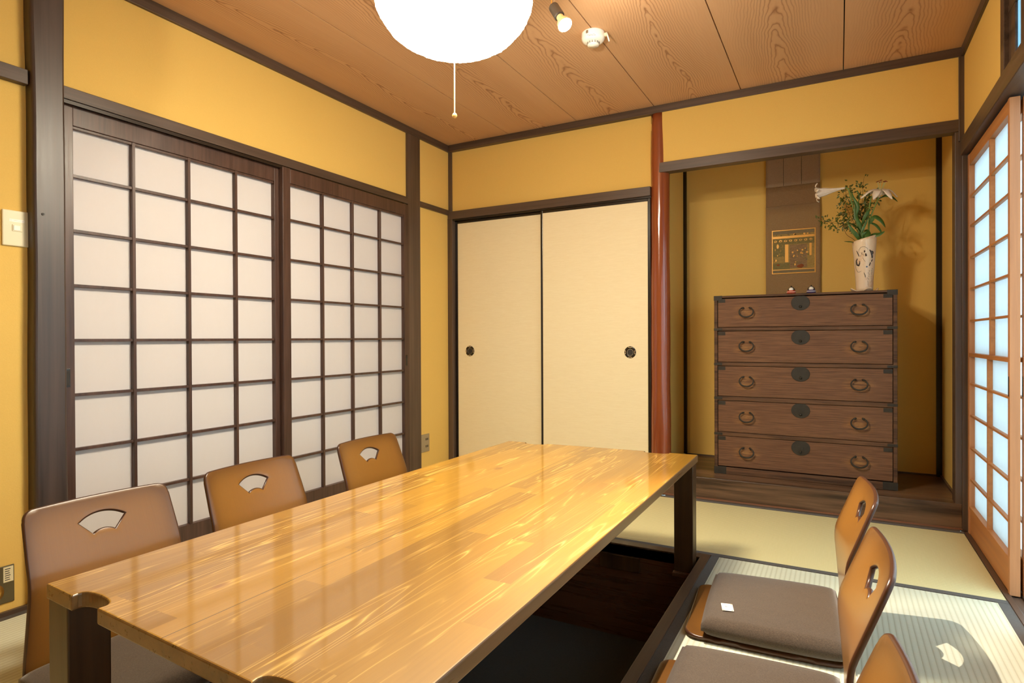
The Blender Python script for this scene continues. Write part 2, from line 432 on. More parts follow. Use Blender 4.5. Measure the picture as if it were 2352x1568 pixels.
# --- left wall
b = B()
b.box(XL-.06, XL, -1.3, .99, 0, ZC)
b.box(XL-.06, XL2, 1.0, 3.46, 1.775, ZC)
b.box(XL-.06, XL2, 3.0, 3.46, 0, 1.775)
struct('wall_left', b, 'plaster')
# big near post with waney edges
b = B(); n = 26; prev = None
for i in range(n+1):
    z = ZC*i/n
    wob = lambda k, a: noise.noise(Vector((k*3.1, z*2.2, 0)))*a
    y0 = .984+wob(1, .006); y1 = 1.083+wob(2, .005); xx = XF+.012+wob(3, .003)
    P = [(XL-.02, y0), (xx-.010, y0), (xx-.003, y0+.003), (xx, y0+.010), (xx, y1-.009), (xx-.003, y1-.003), (xx-.010, y1), (XL-.02, y1)]
    rg = [b.bm.verts.new((p[0], p[1], z)) for p in P]
    if prev: b.bridge(prev, rg)
    prev = rg
struct('trim_3', b, 'post', bevel=.003)
b = B().lathe([(0.0001, 0), (.0042, 0), (.0042, .002), (.0001, .002)], (0, 0, 0), 12, Matrix.Translation((XF+.0125, 1.012, 1.325)) @ Matrix.Rotation(PI/2, 4, 'Y'))
struct('trim_4', b, 'hole')
struct('trim_5', B().box(XL-.05, XF-.0008, 2.972, 3.100, 0, 2.187), 'dark_z', bevel=.002)
struct('trim_6', B().box(XL-.03, XF, 1.08, 2.975, 1.742, 1.786), 'dark_y', bevel=.002)      # lintel over the shoji
b = B()                                                                               # grooved underside
for x0, x1, z0 in ((XF-.006, XF-.001, 1.728), (XF-.038, XF-.032, 1.728), (XF-.070, XF-.066, 1.728)): b.box(x0, x1, 1.08, 2.975, z0, 1.744)
b.box(XF-.08, XF-.001, 1.08, 2.975, 1.740, 1.748)
struct('trim_7', b, 'black')
struct('trim_8', B().box(XL-.02, XF, 3.10, YB, 1.752, 1.786), 'dark_y', bevel=.0015)
struct('trim_9', B().box(XL-.02, -2.368, -1.3, .982, 1.752, 1.801), 'dark_y', bevel=.002)
struct('trim_10', B().box(XL-.02, XF, -1.3, 3.46, 2.188, ZC), 'dark_y', bevel=.002)         # ceiling edge
struct('baseboard_left', B().box(XL-.01, XL+.012, -1.3, .98, 0, .016), 'dark_y')
struct('trim_11', B().box(XF-.09, XF+.004, 1.08, 2.975, -.04, .012), 'dark_y', bevel=.002)  # shoji sill

# --- left shoji: door_1 (near, outer track) and door_2 (far, inner track)
def shoji(name, y0, y1, xf, stile0, stile1, vs, hs, ztop, zbot, z1=1.735, th=.027):
    d = group_struct(name); x0 = xf-th
    fr = B()
    fr.box(x0, xf, y0, y0+stile0, .012, z1); fr.box(x0, xf, y1-stile1, y1, .012, z1)
    fr.box(x0, xf-.001, y0+stile0, y1-stile1, ztop, z1-.002); fr.box(x0, xf-.001, y0+stile0, y1-stile1, .014, zbot)
    fr.box(x0+.006, xf-.006, y0+stile0, y1-stile1, ztop-.010, ztop)
    fr.fin('frame', 'frame', d, bevel=.0015)
    m = B()
    for y in vs: m.box(x0+.004, xf-.004, y-.0058, y+.0058, zbot, ztop)
    for z in hs: m.box(x0+.003, xf-.007, y0+stile0-.001, y1-stile1+.001, z-.0052, z+.0052)
    m.fin('lattice', 'frame', d, bevel=.0006, seg=1)
    B().box(x0+.0012, x0+.0028, y0+stile0-.004, y1-stile1+.004, zbot-.004, ztop+.004).fin('paper', 'paper_l', d)
    return d
z8 = [1.486-.1953*k for k in range(7)]
d1 = shoji('door_1', 1.083, 2.018, -2.384, .038, .034, [1.331, 1.556, 1.779], z8, 1.662, .128)
d2 = shoji('door_2', 2.008, 2.972, -2.354, .046, .046, [2.2685, 2.488, 2.7135], z8, 1.664, .128)
for d, y, x in ((d1, 1.098, -2.384), (d2, 2.944, -2.354)):
    p = B(); p.box(x-.001, x+.0006, y-.008, y+.008, .735, .800, 0); p.box(x+.0002, x+.0012, y-.0055, y+.0055, .742, .793, 1)
    p.fin('finger_pull', ['black', 'hole'], d, bevel=.0005)

# --- back wall
b = B()
b.box(XL-.06, -.93, 3.452, 3.52, 1.75, ZC); b.box(XL-.06, -.93, 3.50, 3.56, -.04, 1.8)
struct('wall_back', b, 'plaster')
b = B()
b.box(-.889, .60, 3.424, 3.465, 1.88, ZC)              # above the alcove
b.box(-.955, -.905, 3.50, 4.12, .10, 2.1)             # alcove left cheek
b.box(-.955, .60, 4.055, 4.12, .10, 2.1)              # alcove back
b.box(.500, .60, 3.50, 4.12, 0, 2.1)                  # alcove right cheek
b.box(-.955, .60, 3.44, 4.12, 2.10, 2.14)
struct('wall_back', b, 'plaster')
struct('trim_12', B().box(XF-.03, .60, 3.417, 3.47, 2.190, ZC), 'dark_x', bevel=.002)
struct('trim_13', B().box(XF-.01, -.955, YB, 3.50, 1.722, 1.776), 'dark_x', bevel=.002)
struct('trim_14', B().box(-2.340, -.955, YB+.012, 3.50, 1.712, 1.724), 'black')
b = B(); b.box(XL-.01, -2.352, 3.436, 3.50, 1.77, 2.19); b.box(XL-.01, -2.338, 3.425, 3.50, 0, 1.73); struct('trim_15', b, 'dark_z', bevel=.002)
struct('trim_16', B().box(XF-.01, -.93, YB, 3.51, -.04, .01), 'dark_x', bevel=.002)

def fusuma(name, x0, x1, yf, pullx, lw, rw):
    d = group_struct(name)
    B().box(x0+lw, x1-rw, yf+.003, yf+.017, .03, 1.695).fin('paper_panel', 'fusuma', d)
    f = B(); f.box(x0, x0+lw, yf, yf+.02, .01, 1.712); f.box(x1-rw, x1, yf, yf+.02, .01, 1.712)
    f.box(x0+lw, x1-rw, yf, yf+.02, 1.695, 1.712); f.box(x0+lw, x1-rw, yf, yf+.02, .01, .03)
    f.fin('lacquer_frame', 'black', d, bevel=.002)
    rot = Matrix.Translation((pullx, yf+.003, .815)) @ Matrix.Rotation(PI/2, 4, 'X')
    p = B()
    p.lathe([(.0001, -.002), (.0345, -.002), (.0355, .001), (.0335, .003), (.030, .0032), (.022, .0026), (.020, .0015), (.019, -.001), (.0001, -.001)], (0, 0, 0), 40, rot)
    h = p.fin('round_pull', 'black', d, smooth=True)
    s = B()                                     # pale scallops on the rim
    for k in range(4):
        a = k*PI/2
        cx, cz = pullx+.0285*math.cos(a), .815+.0285*math.sin(a)
        t = Vector((-math.sin(a), 0, math.cos(a)))
        pts = []
        for j in range(9):
            th = -1.15+2.3*j/8
            pts.append(Vector((cx, yf-.0008, cz))+t*math.sin(th)*.012+Vector((math.cos(a), 0, math.sin(a)))*(-.0045*math.cos(th)+.004))
        s.tube(pts, .0017, 6)
    s.fin('scallop_inlay', 'heatsink', h, smooth=True)
    B().lathe([(.0001, 0), (.0185, 0), (.0185, .0006), (.0001, .0006)], (0, 0, 0), 30, rot).fin('recess', 'hole', h)
    return d
fusuma('door_3', -2.340, -1.625, 3.462, -2.222, .022, .012)
fusuma('door_4', -1.668, -.958, 3.438, -1.083, .014, .018)

# polished round post
b = B(); prof = []
for i in range(41):
    z = 2.19*i/40; r = .0585-.006*(z/2.19)+.0012*math.sin(z*7.3)+.0008*math.sin(z*17)
    prof.append((r, z))
b.lathe(prof, (-.909, 3.470, 0), 48)
struct('trim_17', b, 'redpost', smooth=True)

# --- alcove
b = B()
b.box(-.905, .50, YB, 3.52, 0, .124); b.box(-.905, .50, 3.521, 4.06, .09, .1235)
struct('trim_18', b, 'toko', bevel=.003)
struct('trim_19', B().box(-.87, .49, YB-.012, YB-.001, -.01, .006), 'dark_x', bevel=.001)
b = B().box(-.905, .50, YB-.005, YB, .006, .0115); struct('trim_20', b, wood('reddish_strip', srgb(150, 100, 70), srgb(110, 66, 44), 'x'))
struct('trim_21', B().box(-.905, .492, 3.416, 3.478, 1.846, 1.902), 'dark_x', bevel=.002)
b = B(); b.box(-.905, -.885, 4.035, 4.056, .12, 2.1); b.box(.474, .500, 4.03, 4.056, .12, 2.1); struct('trim_22', b, 'black')
b = B(); b.box(-.885, .474, 4.045, 4.056, .12, .132); b.box(-.905, -.893, 3.53, 4.04, .12, .132); b.box(.490, .50, 3.53, 4.04, .12, .134); struct('baseboard_back', b, 'dark_x')
b = B(); b.box(.474, .515, 3.425, 3.505, 0, 1.90); b.box(.487, .52, 3.415, 3.48, 1.80, 2.19); b.box(.500, .56, 3.418, 3.49, -.04, 1.80)
struct('trim_23', b, 'dark_z', bevel=.002)

# --- right wall
YD = 2.645                                      # end of the paper doors; beyond it the doorway is open
b = B(); b.box(XR, .58, 2.70, 3.45, 1.79, ZC); b.box(XR, .58, -1.3, .9, 1.79, ZC); b.box(XR+.02, .60, -1.3, -.39, 0, 1.79)
struct('wall_right', b, 'plaster')
struct('trim_24', B().box(.492, .60, -1.3, 3.42, 1.733, 1.803), 'dark_y', bevel=.003)
struct('trim_25', B().box(.496, .60, -1.3, 3.46, 2.188, ZC), 'dark_y', bevel=.002)
b = B(); b.box(.495, .62, YB-.012, YB+.08, -.045, .003); b.box(.503, .522, -1.3, YB-.001, -.045, .003); b.box(.522, .555, -1.3, YB-.001, -.045, -.006); b.box(.555, .562, -1.3, YB-.001, -.045, .002); b.box(.562, .60, -1.3, YB-.001, -.045, -.006); struct('trim_26', b, 'dark_y', bevel=.001)
# transom window
w = group_struct('window_1')
f = B(); f.box(.505, .575, 2.655, 2.705, 1.80, 2.19); f.box(.515, .57, .9, 2.66, 1.80, 1.825); f.box(.515, .57, .9, 2.66, 2.16, 2.19)
f.box(.52, .528, 2.575, 2.66, 1.825, 2.16)
for k in range(9): f.box(.52, .528, 2.39-.18*k, 2.505-.18*k, 1.825, 2.16)
f.box(.518, .528, .9, 2.66, 2.02, 2.045)
f.fin('frame', 'dark_y', w, bevel=.002)
B().box(.529, .531, .9, 2.66, 1.815, 2.17).fin('pane', 'glass_pane', w)

def right_door(name, y0, y1, xf, th, cols, colsl, zs_u, zs_l, zmid, skirt=.128):
    d = group_struct(name); x1 = xf+th; z1 = 1.726
    fr = B()
    fr.box(xf, x1, y0, y0+.024, .0, z1); fr.box(xf, x1, y1-.032, y1, .0, z1)
    fr.fin('stile', 'cedar', d, bevel=.0015)
    r = B(); r.box(xf+.001, x1, y0+.024, y1-.032, 1.675, z1-.002); r.box(xf-.001, x1, y0+.022, y1-.030, zmid-.008, zmid+.008)
    r.box(xf+.004, x1, y0+.024, y1-.032, .002, skirt-.012); r.box(xf+.0005, x1, y0+.024, y1-.032, skirt-.012, skirt)
    r.fin('rail', 'cedar_y', d, bevel=.001)
    m = B()
    for y in cols: m.box(xf+.003, xf+.020, y-.0075, y+.0075, zmid+.008, 1.675)
    for y in colsl: m.box(xf+.003, xf+.020, y-.0075, y+.0075, skirt, zmid-.008)
    for z in zs_u+zs_l: m.box(xf+.004, xf+.018, y0+.023, y1-.031, z-.0045, z+.0045)
    m.fin('lattice', 'cedar_y', d, bevel=.0006, seg=1)
    B().box(xf+.021, xf+.0225, y0+.02, y1-.028, skirt-.004, 1.68).fin('paper', 'paper_r', d)
    p = B().box(xf-.0005, xf+.0008, y0+.006, y0+.018, .69, .76); p.fin('finger_pull', 'hole', d)
    return d
zu = [1.534, 1.400, 1.257, 1.115, .970]; zl = [.684, .540, .392, .248]
right_door('door_5', YD, 3.409, .519, .030, [2.975], [3.018], zu, zl, .817)
right_door('door_6', YD+.004, 3.409, .558, .030, [2.975], [3.018], zu, zl, .817)
right_door('door_added_7', 1.42, 2.32, .519, .030, [1.71, 2.02], [1.71, 2.02], zu, zl, .817)  # unseen, added with the next two to narrow the sky opening
right_door('door_added_8', .53, 1.43, .558, .030, [.82, 1.13], [.82, 1.13], zu, zl, .817)
right_door('door_added_9', -.40, .54, .519, .030, [-.10, .23], [-.10, .23], zu, zl, .817)

# rear wall of the room (behind the camera)
struct('wall_rear', B().box(XL-.06, .60, -1.36, -1.3, 0, ZC), 'plaster')
# veranda and garden ground
struct('floor', B().box(.602, 1.75, -2.5, 4.5, -.06, -.012), 'engawa')
struct('floor', B().box(-6, 8, -6, 9, -.56, -.50), 'ground')
struct('wall_sky_blocker', B().box(4.6, 4.7, -4, 7, -.5, .9), plain('sky_blocker_render', srgb(196, 190, 178), .9))  # unseen wall, added to hold back sky light at the doorway

# ------------------------------------------------------------------ low table
ZT = .425
tb = thing('low_table', 'long low dining table of glossy orange laminated wood over the sunken pit', 'table', (0, 0, -.036))
cor = dict(NL=(-1.361, .586), FL=(-1.344, 2.424), FR=(-.502, 2.488), NR=(-.488, .538))
def lerp(p, q_, t): return (p[0]+(q_[0]-p[0])*t, p[1]+(q_[1]-p[1])*t)
def end_edge(p, q_, notches, sgn):
    """points along the end from p to q with scalloped finger notches"""
    L = abs(q_[0]-p[0]); pts = [p]
    for c in notches:
        for k in range(17):
            a = PI*k/16
            x = c-math.cos(a)*.048*(1+.14*math.sin(a)**.5 if .1 < a < PI-.1 else 1)*(1 if q_[0] > p[0] else -1)
            dp = .030*math.sin(a)**.55
            t = (x-p[0])/(q_[0]-p[0]); e = lerp(p, q_, t)
            pts.append((x, e[1]+sgn*dp))
    pts.append(q_)
    return pts
poly = end_edge(cor['NL'], cor['NR'], [-1.205, -.665], 1)[:-1]+[cor['NR'], cor['FR']]+end_edge(cor['FR'], cor['FL'], [-.665, -1.205], -1)[1:]
TH = .030
def addpts(poly, n=1): return poly
b = B(); b.prism(poly, lambda a, c, t: (a, c, t), ZT-TH+.036, ZT+.036)
for f in b.bm.faces:
    f.material_index = 0 if len(f.verts) > 4 and f.calc_center_median().z > ZT+.03 else 1
b.fin('tabletop', ['table', 'tedge'], tb, bevel=.004, seg=3)
LEGW = .078
for (x0, x1, y0, y1) in ((-1.361, -1.289, .590, .668), (-.580, -.508, .570, .650), (-1.352, -1.280, 2.335, 2.415), (-.583, -.508, 2.418, 2.484)):
    B().box(x0, x1, y0, y1, 0.001, ZT-TH+.036).fin('leg', 'tleg', tb, bevel=.003)

# ------------------------------------------------------------------ floor chairs
SEAT = .44
S0, S1, S2, S3 = .402, .466, .640, .725        # seat end, tight bend end, shoulder start, shoulder end
STOP = .876
def tilt(s):
    sm = lambda t: (lambda u: u*u*(3-2*u))(min(max(t, 0), 1))
    return math.radians(90.6)*min(max((s-S0)/(S1-S0), 0), 1)-math.radians(21.8)*sm((s-S2)/(S3-S2))
_pf = [(-SEAT, .002)]
_ds = .002
while len(_pf)*_ds < STOP+.05:
    a_ = tilt((len(_pf)-.5)*_ds); _pf.append((_pf[-1][0]+_ds*math.cos(a_), _pf[-1][1]+_ds*math.sin(a_)))
def profile(s):
    """arc length -> (x, z); seat runs toward -x, back rises and leans toward +x"""
    u = max(s, 0)/_ds; i = min(int(u), len(_pf)-2); f = u-i
    return (_pf[i][0]*(1-f)+_pf[i+1][0]*f, _pf[i][1]*(1-f)+_pf[i+1][1]*f+.004*max(0, 1-s/.08)**2)
def halfw(s):
    k = [(0, .198), (.35, .207), (.45, .202), (.60, .196), (.75, .191), (STOP, .184)]
    for (a, wa), (c, wc) in zip(k, k[1:]):
        if s <= c: return wa+(wc-wa)*(s-a)/(c-a)
    return k[-1][1]
def chair_map(s, t):
    x, z = profile(s); r = t/halfw(s)
    back = min(max((s-.50)/.2, 0), 1)
    ang = tilt(s)
    d = back*.015*r*r                            # concave toward the sitter
    return Vector((x-math.sin(ang)*d, t, z+math.cos(ang)*d))
def chair_shell():
    out = []
    r0, r1 = .04, .026
    w0, w1 = halfw(0), halfw(STOP)
    for k in range(9): a = PI/2*k/8; out.append((r0-r0*math.cos(a) if False else r0*(1-math.sin(a)), -w0+r0*(1-math.cos(a)) if False else -(w0-r0+r0*math.cos(a))))
    out = out[::-1]
    left = out                                   # from (0,-(w0-r0)) to (r0,-w0)
    side = [(s, -halfw(s)) for s in [r0+.012*i for i in range(1, 200)] if s < STOP-r1-.004]
    top = [(STOP-r1+r1*math.sin(PI/2*k/8), -(w1-r1+r1*math.cos(PI/2*k/8))) for k in range(9)]
    half = left+side+top
    # slightly crowned top edge
    outline = half+[(STOP+.006*(1-(t/(w1-r1))**2), t) for t in [-(w1-r1)+2*(w1-r1)*i/14 for i in range(1, 14)]]+[(s, -t) for s, t in half[::-1]]
    outline += [(0, t) for t in [(w0-r0)-2*(w0-r0)*i/10 for i in range(1, 10)]]
    # fan shaped hand hole
    cs = STOP-.135; ro, ri, ha = .098, .044, math.radians(41)
    hole = [(cs+ro*math.cos(a), ro*math.sin(a)) for a in [-ha+2*ha*i/20 for i in range(21)]]
    hole += [(cs+ri*math.cos(a), ri*math.sin(a)) for a in [ha-2*ha*i/12 for i in range(13)]]
    pts = [Vector(p) for p in outline]+[Vector(p) for p in hole]
    no, nh = len(outline), len(hole)
    def inside(p, poly):
        c = False; j = len(poly)-1
        for i in range(len(poly)):
            a, b_ = poly[i], poly[j]
            if (a[1] > p[1]) != (b_[1] > p[1]) and p[0] < (b_[0]-a[0])*(p[1]-a[1])/(b_[1]-a[1])+a[0]: c = not c
            j = i
        return c
    def near(p, poly, d): return any((p[0]-a[0])**2+(p[1]-a[1])**2 < d*d for a in poly)
    s = .008
    while s < STOP:
        t = -.22
        while t < .23:
            p = (s, t)
            if inside(p, outline) and not near(p, outline, .008) and not inside(p, hole) and not near(p, hole, .006): pts.append(Vector(p))
            t += .0157
        s += .0125
    edges = [(i, (i+1) % no) for i in range(no)]+[(no+i, no+(i+1) % nh) for i in range(nh)]
    vv, ee, ff, *_ = delaunay_2d_cdt(pts, edges, [], 0, 1e-6)
    bm = bmesh.new(); uvl = bm.loops.layers.uv.new('UVMap')
    vs = [bm.verts.new(chair_map(p[0], p[1])) for p in vv]
    for f in ff:
        cx = sum(vv[i][0] for i in f)/len(f); cy = sum(vv[i][1] for i in f)/len(f)
        if not inside((cx, cy), outline) or inside((cx, cy), hole): continue
        try: fc = bm.faces.new([vs[i] for i in f])
        except ValueError: continue
        for lp, i in zip(fc.loops, f): lp[uvl].uv = (.5+.5*vv[i][1]/halfw(vv[i][0]), vv[i][0]/STOP)
        fc.smooth = True
    for v in [v for v in bm.verts if not v.link_faces]: bm.verts.remove(v)
    bmesh.ops.recalc_face_normals(bm, faces=bm.faces); bm.normal_update()
    # thicken to 12 mm with a rounded rim
    h = .006; base = list(bm.faces); verts = list(bm.verts)
    nrm = {v: v.normal.copy() for v in verts}; pos = {v: v.co.copy() for v in verts}
    bedges = [e for e in bm.edges if len(e.link_faces) == 1]
    outw = {}
    for e in bedges:
        f = e.link_faces[0]; c = f.calc_center_median(); m = (e.verts[0].co+e.verts[1].co)/2
        d = (e.verts[1].co-e.verts[0].co).normalized(); o = (m-c)-d*(m-c).dot(d); o.normalize()
        for v in e.verts: outw[v] = outw.get(v, Vector())+o
    low = {v: bm.verts.new(pos[v]-nrm[v]*h) for v in verts}
    for v in verts: v.co = pos[v]+nrm[v]*h
    for f in base:
        nf = bm.faces.new([low[v] for v in reversed(f.verts)]); nf.smooth = True
        src = {lp.vert: lp[uvl].uv.copy() for lp in f.loops}; inv = {low[v]: v for v in f.verts}
        for lp in nf.loops: lp[uvl].uv = src[inv[lp.vert]]
    K = 5; arc = {}
    for v, o in outw.items():
        o = o.normalized(); row = [v]
        for k in range(1, K):
            a = PI*k/K; row.append(bm.verts.new(pos[v]+nrm[v]*h*math.cos(a)+o*h*.75*math.sin(a)))
        row.append(low[v]); arc[v] = row
    for e in bedges:
        a, b_ = arc[e.verts[0]], arc[e.verts[1]]
        for k in range(K):
            try: fc = bm.faces.new([a[k], b_[k], b_[k+1], a[k+1]])
            except ValueError: continue
            fc.smooth = True; fc.material_index = 1
    bmesh.ops.recalc_face_normals(bm, faces=bm.faces)
    me = bpy.data.meshes.new('bentwood_shell'); bm.to_mesh(me); bm.free()
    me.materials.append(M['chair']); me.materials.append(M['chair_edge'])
    o = bpy.data.objects.new('bentwood_shell', me); col.objects.link(o)
    return o
shell = chair_shell()
def cushion_mesh():
    b = B(); nu, nv = 26, 26
    x0, x1, hw0, hw1, h = -.395, -.008, .212, .224, .058
    def sq(u):                                   # concentrate rows at the rim
        return .5-.5*math.cos(PI*u) if False else u
    def top(u, v, sgn):
        a, c = 2*u-1, 2*v-1
        # superellipse footprint
        k = .93
        X = (x0+x1)/2+(x1-x0)/2*a*(1-.02*c*c); hw = hw0+(hw1-hw0)*u; Y = hw*c*(1-.02*a*a)
        e = (1-abs(a)**9)*(1-abs(c)**9); e = max(e, 0)**.32
        dome = .006*(1-a*a)*(1-c*c)
        return Vector((X, Y, h/2+sgn*(h/2*(.30+.70*e)+dome)+.0005*noise.noise(Vector((X*30, Y*30, sgn)))))
    tp = [[b.bm.verts.new(top(i/nu, j/nv, 1)) for j in range(nv+1)] for i in range(nu+1)]
    bt = [[b.bm.verts.new(top(i/nu, j/nv, -1)) for j in range(nv+1)] for i in range(nu+1)]
    for g_, rev in ((tp, 0), (bt, 1)):
        for i in range(nu):
            for j in range(nv):
                f = [g_[i][j], g_[i+1][j], g_[i+1][j+1], g_[i][j+1]]; b.face(f[::-1] if rev else f)
    for i in range(nu):
        b.face([tp[i][0], tp[i+1][0], bt[i+1][0], bt[i][0]]); b.face([tp[i+1][nv], tp[i][nv], bt[i][nv], bt[i+1][nv]])
        b.face([tp[0][i+1], tp[0][i], bt[0][i], bt[0][i+1]]); b.face([tp[nu][i], tp[nu][i+1], bt[nu][i+1], bt[nu][i]])
    return b
chairs = [
    ('far right bentwood floor chair with orange sheen, nearest to the antique chest', 0.017, 2.045, math.radians(4.0), 'right floor chairs facing the table'),
    ('middle right bentwood floor chair, between the chair near the chest and the corner chair', 0.021, 1.468, math.radians(2.2), 'right floor chairs facing the table'),
    ('bottom right corner bentwood floor chair, only its back showing', .016, .888, math.radians(2), 'right floor chairs facing the table'),
    ('nearest left bentwood floor chair with fan shaped hole, beside the big dark post', -1.806, .935, PI+math.radians(-2), 'left floor chairs along the paper doors'),
    ('middle left bentwood floor chair with fan shaped hole, between two others', -1.806, 1.440, PI+math.radians(0), 'left floor chairs along the paper doors'),
    ('farthest left bentwood floor chair with fan shaped hole, smallest in view', -1.806, 2.045, PI+math.radians(0), 'left floor chairs along the paper doors')]
for i, (lab, x, y, rz, grp) in enumerate(chairs):
    t = thing('floor_chair', lab, 'floor chair', (x, y, .0065), rz, grp)
    s_ = shell if i == 0 else shell.copy()
    if i: col.objects.link(s_)
    s_.parent = t
cm = None
for i, (lab, k) in enumerate((('taupe seat cushion with a small white tag, on the far right floor chair', 0), ('taupe seat cushion on the middle right floor chair, at the bottom edge', 1), ('taupe seat cushion on the nearest left floor chair, half hidden behind the table corner', 3))):
    _, x, y, rz, _ = chairs[k]
    t = thing('seat_cushion', lab, 'cushion', (x, y, .0148), rz, 'taupe cushions on the floor chairs')
    if cm is None:
        cm = cushion_mesh().fin('cushion_body', 'cushion', t, smooth=True); c_ = cm
    else:
        c_ = cm.copy(); col.objects.link(c_); c_.parent = t
    if k == 0:
        g = B(); g.box(-.033/2, .033/2, -.025, .025, 0, .0008, 0)
        rnd = random.Random(3)
        for _k in range(9):
            px, py = rnd.uniform(-.008, .006), rnd.uniform(-.009, .009)
            g.box(px, px+rnd.uniform(.001, .006), py, py+.0009, .0008, .0011, 1)
        for cx, cy in ((-.013, -.022), (.0135, .022), (.0125, -.0215)): g.box(cx-.0025, cx+.0025, cy-.0015, cy+.0015, .0008, .0011, 2)
        tg = g.fin('care_tag', ['white', 'iron', 'brass'], t); tg.location = (-.325, -.112, .0625); tg.rotation_euler = (0, 0, .18)

# ------------------------------------------------------------------ tansu chest
CX, CYF = -.183, 3.565
ch = thing('chest_of_drawers', 'antique dark wooden five drawer chest with black iron fittings standing in the alcove', 'chest', (0, 0, 0))
x0, x1, z0, z1, yb = -.627, .259, .1245, 1.1365, 3.965
b = B()
b.box(x0, x0+.018, CYF, yb, z0+.012, z1-.012); b.box(x1-.018, x1, CYF, yb, z0+.012, z1-.012)
b.box(x0, x1, CYF, yb, z1-.012, z1); b.box(x0, x1, CYF, yb, z0, z0+.038); b.box(x0+.018, x1-.018, yb-.012, yb, z0+.038, z1-.012)
dz = [(.957, 1.121), (.760, .936), (.566, .738), (.363, .541), (.167, .340)]
for (a, _), (_, c) in zip(dz, dz[1:]): b.box(x0+.018, x1-.018, CYF+.001, CYF+.03, c+.001, a-.001)
b.fin('carcass', 'tansu_dark', ch, bevel=.0025)
def ibox(name, par, *a):                          # one iron fitting
    return B().box(*a).fin(name, 'iron', par, bevel=.0006)
for xx, sg in ((x0, 1), (x1, -1)):
    for za, zb_, wd in ((z1-.026, z1+.001, .044), (z0-.0, z0+.040, .064)):
        ibox('iron_corner', ch, min(xx-sg*.0015, xx+sg*wd), max(xx-sg*.0015, xx+sg*wd), CYF-.0015, CYF+.03, za, zb_)
    for (a, _) in dz[:-1]: ibox('iron_strap', ch, min(xx-sg*.001, xx+sg*.044), max(xx-sg*.001, xx+sg*.044), CYF-.0016, CYF, a-.018, a-.0045)
for i, (za, zb_) in enumerate(dz):
    dx0, dx1 = x0+.0205, x1-.0205
    dr = B().box(dx0, dx1, CYF+.003, yb-.02, za+.0015, zb_-.0015).fin('drawer', 'tansu', ch, bevel=.002)
    for xx, sg in ((dx0, 1), (dx1, -1)): ibox('corner_plate', dr, min(xx, xx+sg*.040), max(xx, xx+sg*.040), CYF+.0015, CYF+.004, zb_-.0235, zb_-.003)
    # round lock plate with a flattened top
    lp = B(); cz = zb_-.036; cxx = -.181
    poly = []
    for k in range(40):
        a = 2*PI*k/40; poly.append((cxx+.0455*math.cos(a), cz+min(.0405*math.sin(a), .0365)))
    lp.prism(poly, lambda a, c, t: (a, t, c), CYF+.004, CYF-.0008)
    lp.lathe([(.0001, 0), (.0065, 0), (.0075, .004), (.004, .009), (.0001, .010)], (0, 0, 0), 14, Matrix.Translation((cxx, CYF-.0008, cz-.021)) @ Matrix.Rotation(PI/2, 4, 'X'))
    lpo = lp.fin('lock_plate', 'iron', dr, bevel=.0006)
    kh = B(); kh.box(cxx+.010, cxx+.0135, CYF-.0013, CYF, cz-.006, cz+.010); kh.box(cxx+.008, cxx+.0135, CYF-.0013, CYF, cz-.006, cz-.002); kh.fin('keyhole', 'hole', lpo)
    for hx in (-.453, .092):
        hz = za+(zb_-za)*.52
        hb = B(); pts = []
        for k in range(25):
            a = math.radians(-228+276*k/24)
            pts.append((hx+.037*math.cos(a), CYF-.010-.004*(1-math.sin(a)), hz+.0285*math.sin(a)))
        hb.tube(pts, [.0030+.0014*math.sin(PI*k/24) for k in range(25)], 10)
        for e, sg in ((pts[0], 1), (pts[-1], -1)):
            hb.tube([e, (e[0]+sg*.007, CYF-.007, e[2]+.0015), (e[0]+sg*.0085, CYF+.004, e[2]+.002)], [.0042, .0055, .005], 10)
        hb.fin('drawer_handle', 'iron', dr, smooth=True)

# ------------------------------------------------------------------ vase and flowers
VX, VY, VZ = .121, 3.72, 1.1365
M['ceramic'] = None
g = N('cream_glazed_ceramic'); o_ = g.obj(); a_ = g.noise(o_, 9, 3); s2 = g.noise(g.map(o_, (1, 1, .5)), 22, 4, .6)
c_ = g.mix(g.ramp(s2, [(.55, (0, 0, 0, 1)), (.75, (1, 1, 1, 1))]), srgb(230, 208, 178), srgb(206, 160, 118))
M['ceramic'] = g.pbr(c_, .18, g.bump(a_, .2, .004), spec=.6)
M['ink'] = plain('ink_brushwork', srgb(58, 50, 48), .3); M['blueink'] = plain('blue_ink', srgb(96, 116, 140), .3)
vs = thing('flower_vase', 'tall tapered cream ceramic vase with black brush drawing on the chest', 'vase', (VX, VY, VZ))
def vr(z): return .0385+.0195*(z/.285)**1.1+.0006*math.sin(z*60)
def vfn(p, a):
    if p.z > .2: p.z += (p.z-.2)/.09*(.016*math.cos(a-.3))
    return p
b = B(); prof = [(.0001, .004), (.034, .004), (.037, .010)]+[(vr(.012+.277*k/24), .012+.277*k/24) for k in range(25)]+[(.0545, .291), (.052, .285), (.048, .20), (.040, .06), (.0001, .05)]
b.lathe(prof, n=48, fn=vfn); b.fin('body', 'ceramic', vs, smooth=True)
b = B()                                           # petal-like foot rim
for k in range(4):
    a0 = k*PI/2+.35
    def pf(u, v, a0=a0):
        w = (v-.5)*2; rr = .034+.034*u*(1-.12*w*w); aa = a0+w*(.62-.38*u*u)
        return Vector((rr*math.cos(aa), rr*math.sin(aa), .003+.020*u**2*(1-.4*w*w)+.001))
    b.grid(6, 8, pf)
b.fin('foot_petal', 'ceramic', vs, smooth=True, solid=.004)
def onv(az, z, off=.0006):                        # az measured from the side facing the room, + to the right
    a = -PI/2+az; r = vr(z)+off
    return Vector((r*math.cos(a), r*math.sin(a), z))
